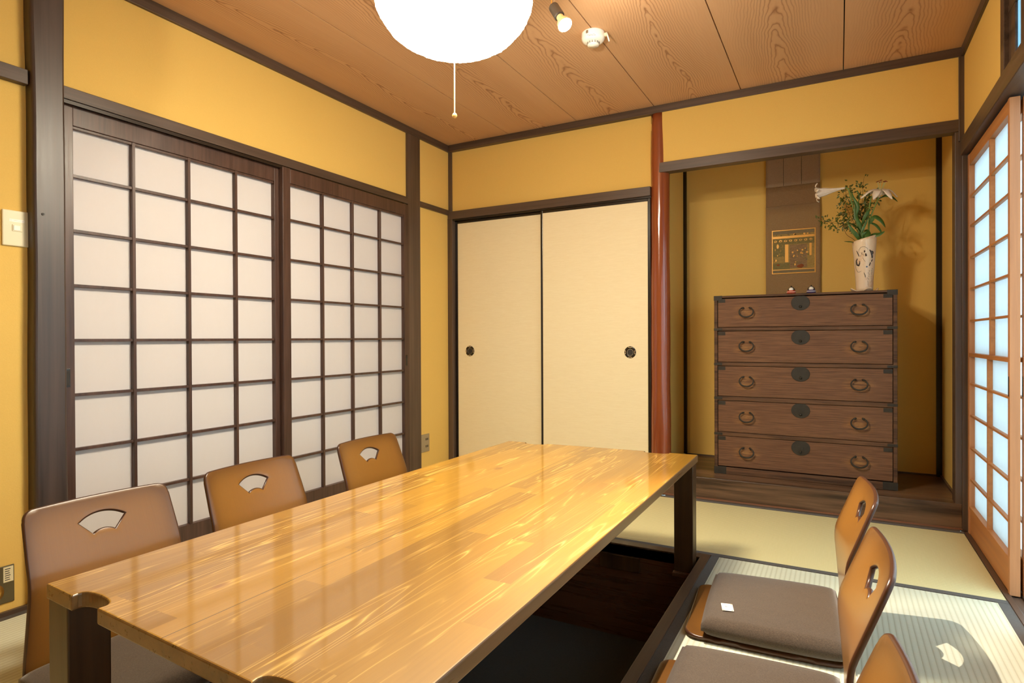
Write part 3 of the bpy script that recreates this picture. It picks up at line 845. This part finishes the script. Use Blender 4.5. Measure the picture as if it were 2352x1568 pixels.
def vstroke(b, pts, w):
    n = len(pts)
    P = []
    for i in range(n-1):
        for k in range(4):
            t = k/4
            P.append(tuple(pts[i][j]*(1-t)+pts[i+1][j]*t for j in range(2)))
    P.append(pts[-1]); P = [onv(a, z) for a, z in P]
    b.tube(P, [max(.0003, w*math.sin(PI*(k+1)/(len(P)+1))**.5) for k in range(len(P))], 5)
b = B()
vstroke(b, [(-.55, .205), (-.50, .225), (-.32, .238), (-.05, .240), (.18, .232), (.30, .222)], .0009)
vstroke(b, [(-.75, .222), (-.62, .205), (-.52, .190)], .0022)
vstroke(b, [(-.72, .180), (-.86, .168), (-.80, .148), (-.58, .142), (-.48, .156), (-.50, .166)], .0040)
vstroke(b, [(-.95, .172), (-1.05, .150), (-.98, .128), (-.80, .110), (-.55, .108), (-.32, .113)], .0008)
vstroke(b, [(.42, .222), (.60, .208), (.72, .190), (.74, .178)], .0046)
vstroke(b, [(.60, .216), (.78, .212), (.80, .200)], .0030)
vstroke(b, [(.78, .172), (.66, .160)], .0026); vstroke(b, [(.56, .156), (.44, .138)], .0026)
vstroke(b, [(-.20, .184), (-.05, .168), (.06, .160)], .0008)
vstroke(b, [(-.08, .104), (.04, .088), (.08, .078)], .0017)
vstroke(b, [(-.02, .220), (-.02, .210)], .003); vstroke(b, [(.08, .204), (.12, .192), (.06, .190)], .0036)
rnd = random.Random(11)
for k in range(12):
    a, z = rnd.uniform(-.45, -.05), rnd.uniform(.190, .216); vstroke(b, [(a, z), (a+rnd.uniform(-.07, .07), z-rnd.uniform(.003, .009))], .0006)
for k in range(11):
    z = .110-.0085*k; a = .40+rnd.uniform(-.06, .06); vstroke(b, [(a-.05, z), (a+rnd.uniform(.02, .1), z-rnd.uniform(-.002, .005))], .0010)
for k in range(9):
    z = .125-.0085*k; a = .78+rnd.uniform(-.05, .05); vstroke(b, [(a-.05, z), (a+rnd.uniform(.02, .1), z-rnd.uniform(-.002, .005))], .0009)
b.fin('brush_drawing', 'ink', vs)
b = B(); b.lathe([(.0001, -.001), (.0042, -.001), (.004, .0006), (.0001, .0006)], (0, 0, 0), 12, Matrix.Translation(onv(.20, .134)) @ Matrix.Rotation(.2, 4, 'Z') @ Matrix.Rotation(PI/2, 4, 'X')); b.fin('blue_dot', 'blueink', vs)

def leafm(name, c1, c2):
    g = N(name); o = g.obj(); a = g.noise(g.map(o, (6, 6, 1)), 30, 3)
    c = g.mix(a, c1, c2); return g.pbr(c, .42, spec=.5)
M['leaf'] = leafm('dark_green_leaf', srgb(44, 78, 30), srgb(84, 122, 52)); M['leaf2'] = leafm('small_green_leaf', srgb(58, 74, 20), srgb(96, 104, 36))
M['stem'] = leafm('green_stem', srgb(98, 128, 56), srgb(120, 146, 70)); M['twig'] = plain('brown_twig', srgb(104, 72, 34), .7)
g = N('white_lily_petal'); o_ = g.obj(); a_ = g.noise(o_, 60, 3); M['petal'] = g.pbr(g.mix(a_, srgb(250, 240, 226), srgb(228, 208, 184)), .5, spec=.3)
M['anther'] = plain('rust_anther', srgb(128, 50, 22), .8); M['filament'] = plain('pale_green_filament', srgb(190, 204, 140), .5)
# px-free local frame: origin at the vase mouth
VM = Vector((VX, VY, VZ+.288))
def fp(dx, dz, dy=0): return VM+Vector((dx, dy, dz))
def curve(pts, n=6):
    P = [Vector(p) for p in pts]; out = []
    for i in range(len(P)-1):
        p0, p1, p2, p3 = P[max(i-1, 0)], P[i], P[i+1], P[min(i+2, len(P)-1)]
        for k in range(n):
            t = k/n
            out.append(.5*((2*p1)+(-p0+p2)*t+(2*p0-5*p1+4*p2-p3)*t*t+(-p0+3*p1-3*p2+p3)*t**3))
    out.append(P[-1]); return out
def leaf(b, pts, w, side=(0, -1, 0), fold=.25, twist=0):
    """blade along pts, width w, facing 'side'"""
    P = curve(pts, 6); n = len(P); side = Vector(side).normalized()
    L = []
    for i, p in enumerate(P):
        d = (P[min(i+1, n-1)]-P[max(i-1, 0)]).normalized(); t = i/(n-1)
        nn = (side-d*side.dot(d)).normalized()
        if twist: nn = Matrix.Rotation(twist*t, 3, d) @ nn
        u = d.cross(nn); hw = w*.36*(math.sin(PI*min(t**.75, 1)))**.8 if 0 < t < 1 else 0
        hw = max(hw, .0004)
        L.append([b.bm.verts.new(p+u*hw+nn*hw*fold), b.bm.verts.new(p), b.bm.verts.new(p-u*hw+nn*hw*fold)])
    for i in range(n-1):
        b.face([L[i][0], L[i+1][0], L[i+1][1], L[i][1]]); b.face([L[i][1], L[i+1][1], L[i+1][2], L[i][2]])
def lily(base, axis, length, flare, petal_w, parent, drop=.02, name='petal', closed=.62, squash=1, wide=.02):
    A = Vector(axis).normalized(); ref = Vector((0, 0, 1)) if abs(A.z) < .8 else Vector((0, 1, 0))
    u = A.cross(ref).normalized(); w = A.cross(u)
    b = B()
    for k in range(6):
        ph = k*PI/3+.2; inner = .93 if k % 2 else 1
        er = u*math.cos(ph)+w*math.sin(ph)*squash; et = -u*math.sin(ph)+w*math.cos(ph)*squash
        def pf(s, v, er=er, et=et, inner=inner):
            t = (v-.5)*2
            r = (.0035+wide*s**1.7)*inner
            ax = length*min(s, 1)
            if s > closed:
                q2 = (s-closed)/(1-closed); r += flare*q2**1.5; ax = length*(closed+(1-closed)*math.sin(min(q2*1.25, 1)*PI/2))-drop*max(q2-.45, 0)**1.6*2.2
            hw = petal_w*(.30+.70*math.sin(PI*min(s*.62+.12, 1)))*(1 if s < .86 else max(.06, math.cos((s-.86)/.14*PI/2)))
            hw = min(hw, 9) if s > closed else min(hw, max(r*1.05*PI/3*.75, .003))
            return Vector(base)+A*(ax-abs(t)**2*.0015)+er*(r*(1-.10*t*t))+et*hw*t
        b.grid(16, 6, pf)
    return b.fin(name, 'petal', parent, smooth=True, solid=.0009)

# left trumpet lily
l1 = thing('lily', 'white trumpet lily pointing left in the vase, seen from the side', 'flower', tuple(fp(0, -.05)), 0, 'lilies in the vase')
def rel(t, p): return Vector(p)-t.location
def place(o, t):                                  # geometry was written in world coordinates
    o.parent = t; o.location = -t.location; return o
b = B(); b.tube(curve([fp(-.012, -.14, 0), fp(-.022, 0, .0), fp(-.036, .10), (fp(-.058, .20)), fp(-.070, .262), fp(-.078, .280), fp(-.092, .284)]), [.0036]*36+[.003], 8); place(b.fin('stem', 'stem', smooth=True), l1)
place(lily(fp(-.090, .284, 0), (-1, -.12, -.12), .150, .022, .0150, None, .022, closed=.72, wide=.030), l1)
b = B()
leaf(b, [fp(-.018, .0), fp(-.020, .07, -.01), fp(-.040, .12, -.012), fp(-.042, .19, -.01), fp(-.070, .21, 0)], .026, (-.3, -1, .1), .2, .9)
leaf(b, [fp(-.040, .12, -.01), fp(-.030, .175, -.015), fp(-.052, .225, -.01), fp(-.060, .262, 0)], .020, (.4, -1, 0), .2, -.9)
leaf(b, [fp(-.020, -.01, -.02), fp(-.036, .015, -.035), fp(-.060, .05, -.04), fp(-.078, .085, -.04)], .028, (-.2, -1, .2), .3)
leaf(b, [fp(-.015, .0, -.02), fp(-.010, .04, -.03), fp(.006, .08, -.03), fp(.012, .10, -.03)], .018, (.1, -1, .1), .3)
leaf(b, [fp(-.012, .02), fp(-.030, .055, -.02), fp(-.070, .085, -.03), fp(-.100, .082, -.035)], .020, (0, -.6, .9), .2)
b.tube(curve([fp(-.034, .175), fp(-.026, .205), fp(-.024, .235), fp(-.034, .262)]), [.0018]*12+[.0030]*6+[.0024], 7)
place(b.fin('leaves', 'leaf', smooth=True, solid=.0006), l1)
# right open lily
l2 = thing('lily', 'open white lily with rust coloured stamens at the right of the vase', 'flower', tuple(fp(.03, -.05)), 0, 'lilies in the vase')
b = B(); b.tube(curve([fp(.018, -.14), fp(.020, .02), fp(.026, .10), fp(.045, .16), fp(.060, .196), fp(.068, .222)]), [.0032]*30+[.0024], 8)
b.tube(curve([fp(.012, -.12), fp(.018, .03), fp(.020, .12), fp(.026, .19), fp(.034, .225)]), .0030, 8)
place(b.fin('stem', 'stem', smooth=True), l2)
place(lily(fp(.068, .214, 0), (.10, -.34, 1), .048, .066, .0185, None, .058, closed=.30, wide=.02), l2)
b = B(); b2 = B(); rnd = random.Random(5)
for k in range(7):
    a = 2*PI*k/7; e = fp(.078+.020*math.cos(a), .288+rnd.uniform(-.006, .008), -.02+.016*math.sin(a))
    b.tube(curve([fp(.070, .222), fp(.074+.008*math.cos(a), .255, -.01+.006*math.sin(a)), e]), .0010, 5)
    if k < 6: b2.tube([e+Vector((-.007, 0, .003*math.cos(a))), e, e+Vector((.007, 0, -.003*math.cos(a)))], [.0014, .0028, .0014], 6)
place(b.fin('filaments', 'filament', smooth=True), l2); place(b2.fin('anthers', 'anther', smooth=True), l2)
b = B()
leaf(b, [fp(.070, .208), fp(.095, .214, -.02), fp(.122, .205, -.02), fp(.150, .180, -.01)], .026, (0, -.8, .6), .2)
leaf(b, [fp(.022, .075), fp(.045, .108, -.015), (fp(.075, .085, -.02)), fp(.095, .05, -.01)], .034, (.2, -.9, .5), .25)
leaf(b, [fp(.024, .085), fp(.052, .070, .01), fp(.070, .045, .01), fp(.080, .022, .01)], .020, (.2, -.9, .3), .25)
leaf(b, [fp(.024, .0), fp(.040, .01, -.02), fp(.065, .012, -.03), fp(.092, .028, -.03)], .036, (.1, -.9, .4), .3)
leaf(b, [fp(.008, .05), fp(.014, .02, -.03), fp(.010, .0, -.04), fp(.006, -.02, -.046)], .040, (0, -1, .3), .2)
leaf(b, [fp(-.010, .075), fp(.0, .112, -.02), fp(.02, .145, -.02), fp(.03, .15, -.01)], .022, (.1, -1, .1), .25)
leaf(b, [fp(-.006, -.01, -.02), fp(-.008, .02, -.03), fp(.010, .035, -.03)], .022, (.1, -1, .1), .25)
place(b.fin('leaves', 'leaf', smooth=True, solid=.0006), l2)
# small leaved branches
br = [('small leaved branch rising highest between the two lilies', [(0, -.10, .02), (-.005, .06, .03), (-.010, .17, .03), (-.006, .25, .03), (-.002, .325, .02)], 44, .030),
      ('small leaved branch spreading left in front of the hanging scroll', [(-.01, -.10, .01), (-.03, .05, .03), (-.08, .09, .04), (-.13, .10, .03), (-.19, .115, .02)], 70, .045),
      ('small leaved branch crowded behind the left lily stem', [(-.01, -.10, 0), (-.035, .06, .04), (-.065, .14, .05), (-.085, .20, .04), (-.085, .28, .03)], 85, .055),
      ('small leaved branch behind the middle of the bouquet', [(0, -.10, .03), (.0, .08, .05), (-.02, .15, .055), (.02, .20, .05), (.04, .24, .04)], 95, .060)]
for j, (lab, pts, n, spread) in enumerate(br):
    t = thing('leafy_branch', lab, 'foliage', tuple(fp(pts[0][0]*.5, -.06, pts[0][2]*.5)), 0, 'small leaved branches in the vase')
    rnd = random.Random(20+j); C_ = curve([fp(*((p[0], p[1]) + (p[2],))) for p in pts], 8); tw = B(); lf = B()
    tw.tube(C_, [.0014*(1-.5*i/len(C_)) for i in range(len(C_))], 5)
    st = int(len(C_)*.36)
    for k in range(n):
        i = rnd.randrange(st, len(C_)); p = C_[i]
        off = Vector((rnd.gauss(0, 1), rnd.gauss(0, .5), rnd.gauss(.1, .9))); off = off.normalized()*rnd.uniform(.012, spread)
        e = p+off
        if k % 3 == 0: tw.tube([p, p+off*.5+Vector((0, 0, .003)), e], .0006, 4)
        for _m in range(2):
            dr = (off.normalized()+Vector((rnd.uniform(-.8, .8), rnd.uniform(-.6, .6), rnd.uniform(-.8, .8)))).normalized()*rnd.uniform(.009, .018)
            q0 = e+Vector((rnd.uniform(-.005, .005), 0, rnd.uniform(-.008, .008)))
            leaf(lf, [q0, q0+dr*.5+Vector((0, 0, .001)), q0+dr], rnd.uniform(.007, .013), (rnd.uniform(-.6, .6), -1, rnd.uniform(-.5, .8)), .2)
    place(tw.fin('twig', 'twig', smooth=True), t); place(lf.fin('leaves', 'leaf2', smooth=True), t)
b = B(); t = thing('bare_twig', 'thin bare twig with one dark leaf drooping left over the vase rim', 'foliage', tuple(fp(-.02, -.05)))
b.tube(curve([fp(-.01, -.04, 0), fp(-.052, .0, -.02), fp(-.085, .03, -.02), fp(-.100, .085, -.01)]), .0012, 5); place(b.fin('twig', 'twig', smooth=True), t)
b = B(); leaf(b, [fp(-.050, -.018, -.03), fp(-.07, -.016, -.04), fp(-.095, -.012, -.04)], .012, (0, -.7, .7), .2); place(b.fin('leaf', 'leaf', smooth=True, solid=.0006), t)

# ------------------------------------------------------------------ two round figurines
for lab, x, c in (('round white headed figurine with red base on the chest, left of the pair', -.231, srgb(190, 70, 40)), ('round white headed figurine with blue striped base on the chest, right of the pair', -.132, srgb(70, 60, 110))):
    t = thing('figurine', lab, 'figurine', (x, 3.66, 1.1365), 0, 'pair of round figurines')
    mb = plain('robe', c, .3)
    B().lathe([(.0001, 0), (.017, 0), (.023, .006), (.0235, .014), (.020, .022), (.0001, .024)], n=28).fin('base', mb, t, smooth=True)
    B().lathe([(.0236, .012), (.0243, .0135), (.0236, .015)], n=28).fin('band', 'white', t, smooth=True)
    B().lathe([(.0001, .012), (.018, .014), (.0195, .022), (.016, .033), (.009, .040), (.0001, .042)], n=28).fin('body', 'iron', t, smooth=True)
    B().lathe([(.0001, -.008), (.009, -.006), (.0125, 0), (.009, .006), (.0001, .008)], (0, -.0125, .0265), 24, Matrix.Rotation(PI/2, 4, 'X')).fin('face', 'white', t, smooth=True)
    B().lathe([(.0001, .040), (.006, .040), (.0035, .045), (.0001, .050)], n=16).fin('topknot', 'iron', t, smooth=True)

# ------------------------------------------------------------------ hanging scroll
hs = thing('hanging_scroll', 'brown hanging scroll with a small square gilt picture on the alcove back wall', 'scroll', (-.247, 4.046, 0))
M['scroll'] = m_fabric('brown_scroll_paper', srgb(140, 112, 76), srgb(160, 130, 92), 500)
M['scroll_top'] = m_fabric('grey_scroll_cloth', srgb(154, 130, 106), srgb(176, 150, 124), 500)
M['scroll_band'] = m_fabric('dark_scroll_band', srgb(126, 98, 68), srgb(146, 116, 84), 500)
def sheet(z0_, z1_, hw, off, mat, name, th=.0015):
    b = B()
    def fn(u, v):
        x = (u*2-1)*hw; z = z0_+(z1_-z0_)*v
        return Vector((x, -.006+off-.010*(abs(x)/.15)**4*(.6+.4*math.sin(z*5)), z))
    b.grid(16, 10, fn); return b.fin(name, mat, hs, smooth=True, solid=th)
sheet(.86, 1.706, .151, 0, 'scroll', 'backing'); sheet(1.706, 1.829, .150, 0, 'scroll_band', 'band'); sheet(1.829, 2.06, .151, 0, 'scroll_top', 'top_cloth')
b = B()
for xx in (-.050, .050): b.box(xx-.001, xx+.001, -.0085, -.0078, 1.83, 2.05)
b.fin('hanging_ribbon', 'iron', hs)
B().tube([(-.165, -.012, .86), (.165, -.012, .86)], .011, 12).fin('roller', 'black', hs, smooth=True)
gold = plain('gilt_paint', srgb(206, 150, 58), .35, metal=.3); ol = m_fabric('olive_paint', srgb(146, 124, 72), srgb(176, 148, 88), 260)
dg = m_fabric('dark_green_paint', srgb(116, 108, 68), srgb(146, 130, 82), 260); br_ = m_fabric('brown_paint', srgb(126, 102, 76), srgb(162, 132, 92), 200)
rd = m_fabric('russet_paint', srgb(130, 72, 42), srgb(150, 90, 54), 300); gy = m_fabric('grey_paint', srgb(120, 108, 82), srgb(140, 124, 94), 300)
b = B(); PZ, PXc, Y0 = 1.4245, .0045, -.0125
pw, phh = .121, .1345
b.box(PXc-pw, PXc+pw, Y0, Y0+.006, PZ-phh, PZ+phh, 0)
b.box(PXc-pw+.005, PXc+pw-.005, Y0-.0004, Y0, PZ-phh+.005, PZ+phh-.005, 1)
def pr(a0, a1, c0, c1, mi, lay=1): b.box(PXc+a0, PXc+a1, Y0-.0004-.0003*lay, Y0-.0003*lay, PZ+c0, PZ+c1, mi)
pr(-.115, .115, .108, .128, 5); pr(-.115, .115, .082, .096, 0, 2); pr(-.115, .115, .050, .082, 2); pr(-.115, .115, .044, .052, 2, 3)
pr(-.115, .115, -.128, -.112, 5); pr(-.115, .115, -.112, -.108, 0, 2)
pr(-.046, -.028, -.065, .045, 0, 3); pr(.088, .100, -.03, .045, 0, 3); pr(-.115, -.05, -.03, .044, 2, 1); pr(-.115, -.02, -.106, -.068, 2, 1); pr(-.02, .075, -.10, .04, 3, 1)
rnd = random.Random(9)
def blob(cx, cz, r, mi, lay, sq=1.0):
    b.mi = mi; pl = []
    for k in range(9):
        a = 2*PI*k/9; rr = r*rnd.uniform(.75, 1.15); pl.append((PXc+cx+rr*math.cos(a), PZ+cz+rr*sq*math.sin(a)))
    b.prism(pl, lambda a, c, t: (a, t, c), Y0-.0004-.0003*lay, Y0-.0002)
for k in range(8): blob(-.10+.028*k, .066, .009, 0, 3, .8); blob(-.10+.028*k, .066, .005, 2, 4, .8)
for k in range(46): blob(rnd.uniform(-.005, .085), rnd.uniform(-.09, .02), rnd.uniform(.003, .007), rnd.choice([0, 5, 3, 2, 5]), 3+k % 3)
for k in range(22): blob(rnd.uniform(-.11, -.055), rnd.uniform(-.06, .04), rnd.uniform(.003, .008), rnd.choice([0, 2, 1]), 3+k % 3, 1.6)
for k in range(14): blob(rnd.uniform(-.11, .11), rnd.uniform(.099, .106), rnd.uniform(.003, .006), rnd.choice([0, 2, 3]), 3)
blob(.04, -.092, .022, 4, 7, .6); blob(-.085, -.080, .011, 4, 7, .5); blob(.035, -.045, .013, 3, 8, 1.8)
b.fin('picture', [gold, ol, dg, br_, rd, gy], hs)

# ------------------------------------------------------------------ switch and outlets
t = thing('light_switch', 'ivory light switch plate on the ochre wall beside the big dark post', 'switch', (XL, .9535, 1.271))
B().box(0, .007, -.0385, .0345, -.059, .059).fin('plate', 'ivory', t, bevel=.005, seg=3)
B().box(.006, .009, -.012, .016, -.010, .012).fin('rocker_surround', 'ivory', t, bevel=.001)
B().box(.008, .0108, -.009, .0095, -.007, .009).fin('rocker', 'white', t, bevel=.001)
b = B(); b.box(.007, .0073, -.019, .022, .021, .030, 0)
rnd = random.Random(2)
for k in range(14): b.box(.0073, .0075, -.017+.0027*k, -.017+.0027*k+rnd.uniform(.0008, .002), .0245, .0268, 1)
b.fin('label_strip', ['white', 'steel'], t)
t = thing('wall_outlet', 'small steel wall outlet low on the ochre wall between the far post and the corner', 'outlet', (XL2, 3.150, .219))
B().box(0, .005, -.045, .049, -.058, .058).fin('plate', 'steel', t, bevel=.002)
for z in (.024, -.022):
    b = B()
    for y in (.006, .014, .022, .030): b.box(.004, .0056, y, y+.004, z-.007, z+.007)
    b.fin('socket_slots', 'hole', t)
t = thing('gas_outlet', 'dark steel outlet plate with round brass knob low on the left wall', 'outlet', (XL, .885, .104))
B().box(0, .004, -.060, .056, -.062, .060).fin('plate', plain('dark_steel', srgb(110, 100, 76), .35, metal=.7), t, bevel=.002)
B().lathe([(.0001, .003), (.030, .003), (.027, .012), (.014, .018), (.0001, .02)], n=28, mat=Matrix.Translation((0, -.002, -.020)) @ Matrix.Rotation(PI/2, 4, 'Y')).fin('knob', 'brass', t, smooth=True)
b = B(); b.box(.004, .0044, .026, .053, .006, .056, 0)
rnd = random.Random(4)
for k in range(6): b.box(.0044, .0046, .030, .030+rnd.uniform(.012, .020), .012+.007*k, .0145+.007*k, 1)
b.fin('sticker', ['ivory', 'hole'], t)

# ------------------------------------------------------------------ pendant lamp
LX, LY, LZ = -1.070, 1.585, 1.985
pl_ = thing('pendant_lamp', 'large glowing white paper pendant lamp hanging over the table', 'lamp', (LX, LY, LZ))
b = B(); nn, mm = 150, 76; rows = []
for j in range(mm+1):
    th = PI*j/mm; row = []
    cz = -math.cos(th); sr = math.sin(th)
    for i in range(nn):
        a = 2*PI*i/nn
        rr = abs(sr)**.86*.250; zz = (abs(cz)**1.0)*(1 if cz > 0 else -1)*.168
        d = 1+.012*noise.noise(Vector((math.cos(a)*4, math.sin(a)*4, zz*20)))+.013*noise.noise(Vector((math.cos(a)*34, math.sin(a)*34, zz*140)))+.008*noise.noise(Vector((math.cos(a)*70, math.sin(a)*70, zz*290)))
        row.append(b.bm.verts.new((rr*math.cos(a)*d, rr*math.sin(a)*d, zz*d)))
    rows.append(row)
for j in range(mm): b.bridge(rows[j], rows[j+1])
b.fin('paper_shade', 'washi', pl_, smooth=True, weld=True)
B().tube([(0, 0, .15), (0, 0, ZC-LZ)], .004, 8).fin('cord', 'iron', pl_)
B().lathe([(.0001, ZC-LZ-.025), (.045, ZC-LZ-.02), (.05, ZC-LZ), (.0001, ZC-LZ)], n=24).fin('ceiling_cup', 'white', pl_, smooth=True)
B().tube([(0, 0, -.166), (.0004, 0, -.27), (0, 0, -.372)], .0017, 8).fin('pull_cord', plain('gold_cord', srgb(250, 214, 140), .6), pl_)
B().lathe([(.0001, -.0085), (.005, -.007), (.0085, 0), (.005, .007), (.0001, .0085)], (0, 0, -.377), 20).fin('pull_bead', plain('gold_bead', srgb(240, 196, 120), .25, metal=.4), pl_, smooth=True)

# ------------------------------------------------------------------ clip spot with bare LED bulb
SX, SY = -.895, 1.955
face = Vector((-.834, 1.925, 1.988)); back = Vector((-.892, 1.952, 2.082)); ax = (face-back).normalized()
sp = thing('spot_light', 'small black socket spot light with a lit bulb hanging beside the smoke alarm', 'spotlight', (SX, SY, ZC))
def ploc(o): o.parent = sp; o.location = -sp.location; return o
b = B(); b.tube([(SX-.006, SY, ZC), (SX-.006, SY, 2.083)], .0022, 8); ploc(b.fin('rod', 'brass'))
b = B(); b.tube([(SX+.004, SY, ZC), (SX+.004, SY, 2.09), back+ax*.005], .0014, 6); ploc(b.fin('wire', 'steel'))
b = B(); b.tube([(SX-.010, SY, 2.078), (SX-.006, SY, 2.073), (SX+.004, SY, 2.077), back+ax*.012], [.004, .0045, .003, .003], 8); ploc(b.fin('joint', 'brass'))
def along(prof, n=28): 
    rot = ax.to_track_quat('Z', 'Y').to_matrix().to_4x4(); return B().lathe(prof, n=n, mat=Matrix.Translation(back) @ rot)
ploc(along([(.0001, 0), (.017, 0), (.0185, .003), (.0185, .058), (.016, .062), (.0001, .062)]).fin('socket', 'socket', smooth=False, bevel=.001))
L_ = (face-back).length
ploc(along([(.0001, .060), (.0125, .060), (.0135, .072), (.016, .082), (.0235, .096), (.0255, L_-.004), (.0001, L_-.004)]).fin('bulb_body', 'heatsink', smooth=False))
b = along([(.0001, L_-.004), (.0235, L_-.004), (.022, L_), (.0001, L_+.002)]); ploc(b.fin('lens', 'led', smooth=True))

# ------------------------------------------------------------------ smoke alarm
sm = thing('smoke_alarm', 'round white smoke alarm with a pull lever on the wooden ceiling', 'smoke alarm', (-.941, 2.475, ZC))
B().lathe([(.0001, 0), (.050, 0), (.0505, -.004), (.0505, -.024), (.046, -.034), (.034, -.041), (.0001, -.042)], n=48).fin('body', 'white', sm, smooth=True)
b = B().lathe([(.0001, -.040), (.0255, -.040), (.0262, -.044), (.0262, -.049), (.0001, -.049)], n=36); b.fin('vent_ring', 'white', sm)
b = B()
for k in range(14):
    a = 2*PI*k/14
    for z in (-.0425, -.0455, -.0482): b.box(-.004, .004, -.0004, .0004, -.0006, .0006, 0, mat=Matrix.Translation((.0265*math.cos(a), .0265*math.sin(a), z)) @ Matrix.Rotation(a+PI/2, 4, 'Z'))
b.fin('vent_slots', 'hole', sm)
B().lathe([(.0001, -.049), (.0255, -.049), (.0245, -.054), (.0001, -.0555)], n=36).fin('cap', 'white', sm, smooth=True)
b = B().box(.046, .060, .000, .012, -.022, -.010); b.fin('lever_mount', 'ivory', sm, bevel=.001)
b = B(); b.tube([(.060, .006, -.008), (.063, .006, -.020), (.072, .004, -.050)], [.0028, .0032, .0030], 8); b.fin('pull_lever', 'white', sm, smooth=True)
def sma(a, z, r=.0507): return Matrix.Translation((r*math.cos(a), r*math.sin(a), z)) @ Matrix.Rotation(a-PI/2, 4, 'Z')
b = B(); b.box(-.0055, .0055, 0, .0008, -.007, .006, 0, mat=sma(math.radians(-100), -.012)); 
rnd = random.Random(8)
for row in range(2):
    for k in range(9):
        a = math.radians(-98+4.2*k+row*6); b.box(-.0014, .0014, 0, .0004, -.0007, .0007, 1, mat=Matrix.Translation((.0492*math.cos(a), .0492*math.sin(a), -.027-.0045*row+ .0)) @ Matrix.Rotation(a-PI/2, 4, 'Z') @ Matrix.Rotation(-.5, 4, 'X'))
b.fin('printed_label', ['steel', 'iron'], sm)

# ------------------------------------------------------------------ light
w = bpy.data.worlds.new('World'); sc.world = w; w.use_nodes = True
bg = w.node_tree.nodes['Background']; bg.inputs[0].default_value = (.60, .85, 1.0, 1); bg.inputs[1].default_value = 3.5
ld = bpy.data.lights.new('bulb_beam', 'SPOT'); ld.energy = 235; ld.color = (1, .84, .68); ld.spot_size = math.radians(62); ld.spot_blend = .55; ld.shadow_soft_size = .005
lo = bpy.data.objects.new('bulb_beam', ld); col.objects.link(lo); lo.location = face+ax*.006
lo.rotation_euler = (-ax).to_track_quat('Z', 'Y').to_euler()
ld2 = bpy.data.lights.new('added_fill', 'POINT'); ld2.energy = 14; ld2.color = (1, .90, .74); ld2.shadow_soft_size = .012  # added all-round fill at the bulb, lifts the back walls and ceiling
lo2 = bpy.data.objects.new('added_fill', ld2); col.objects.link(lo2); lo2.location = face+ax*.03

sc.view_settings.view_transform = 'Standard'; sc.view_settings.look = 'None'
sc.view_settings.exposure = .26; sc.view_settings.gamma = 1; sc.view_settings.use_curve_mapping = False
sc.cycles.max_bounces = 10; sc.cycles.diffuse_bounces = 6; sc.cycles.transmission_bounces = 6
sc.cycles.sample_clamp_indirect = 8
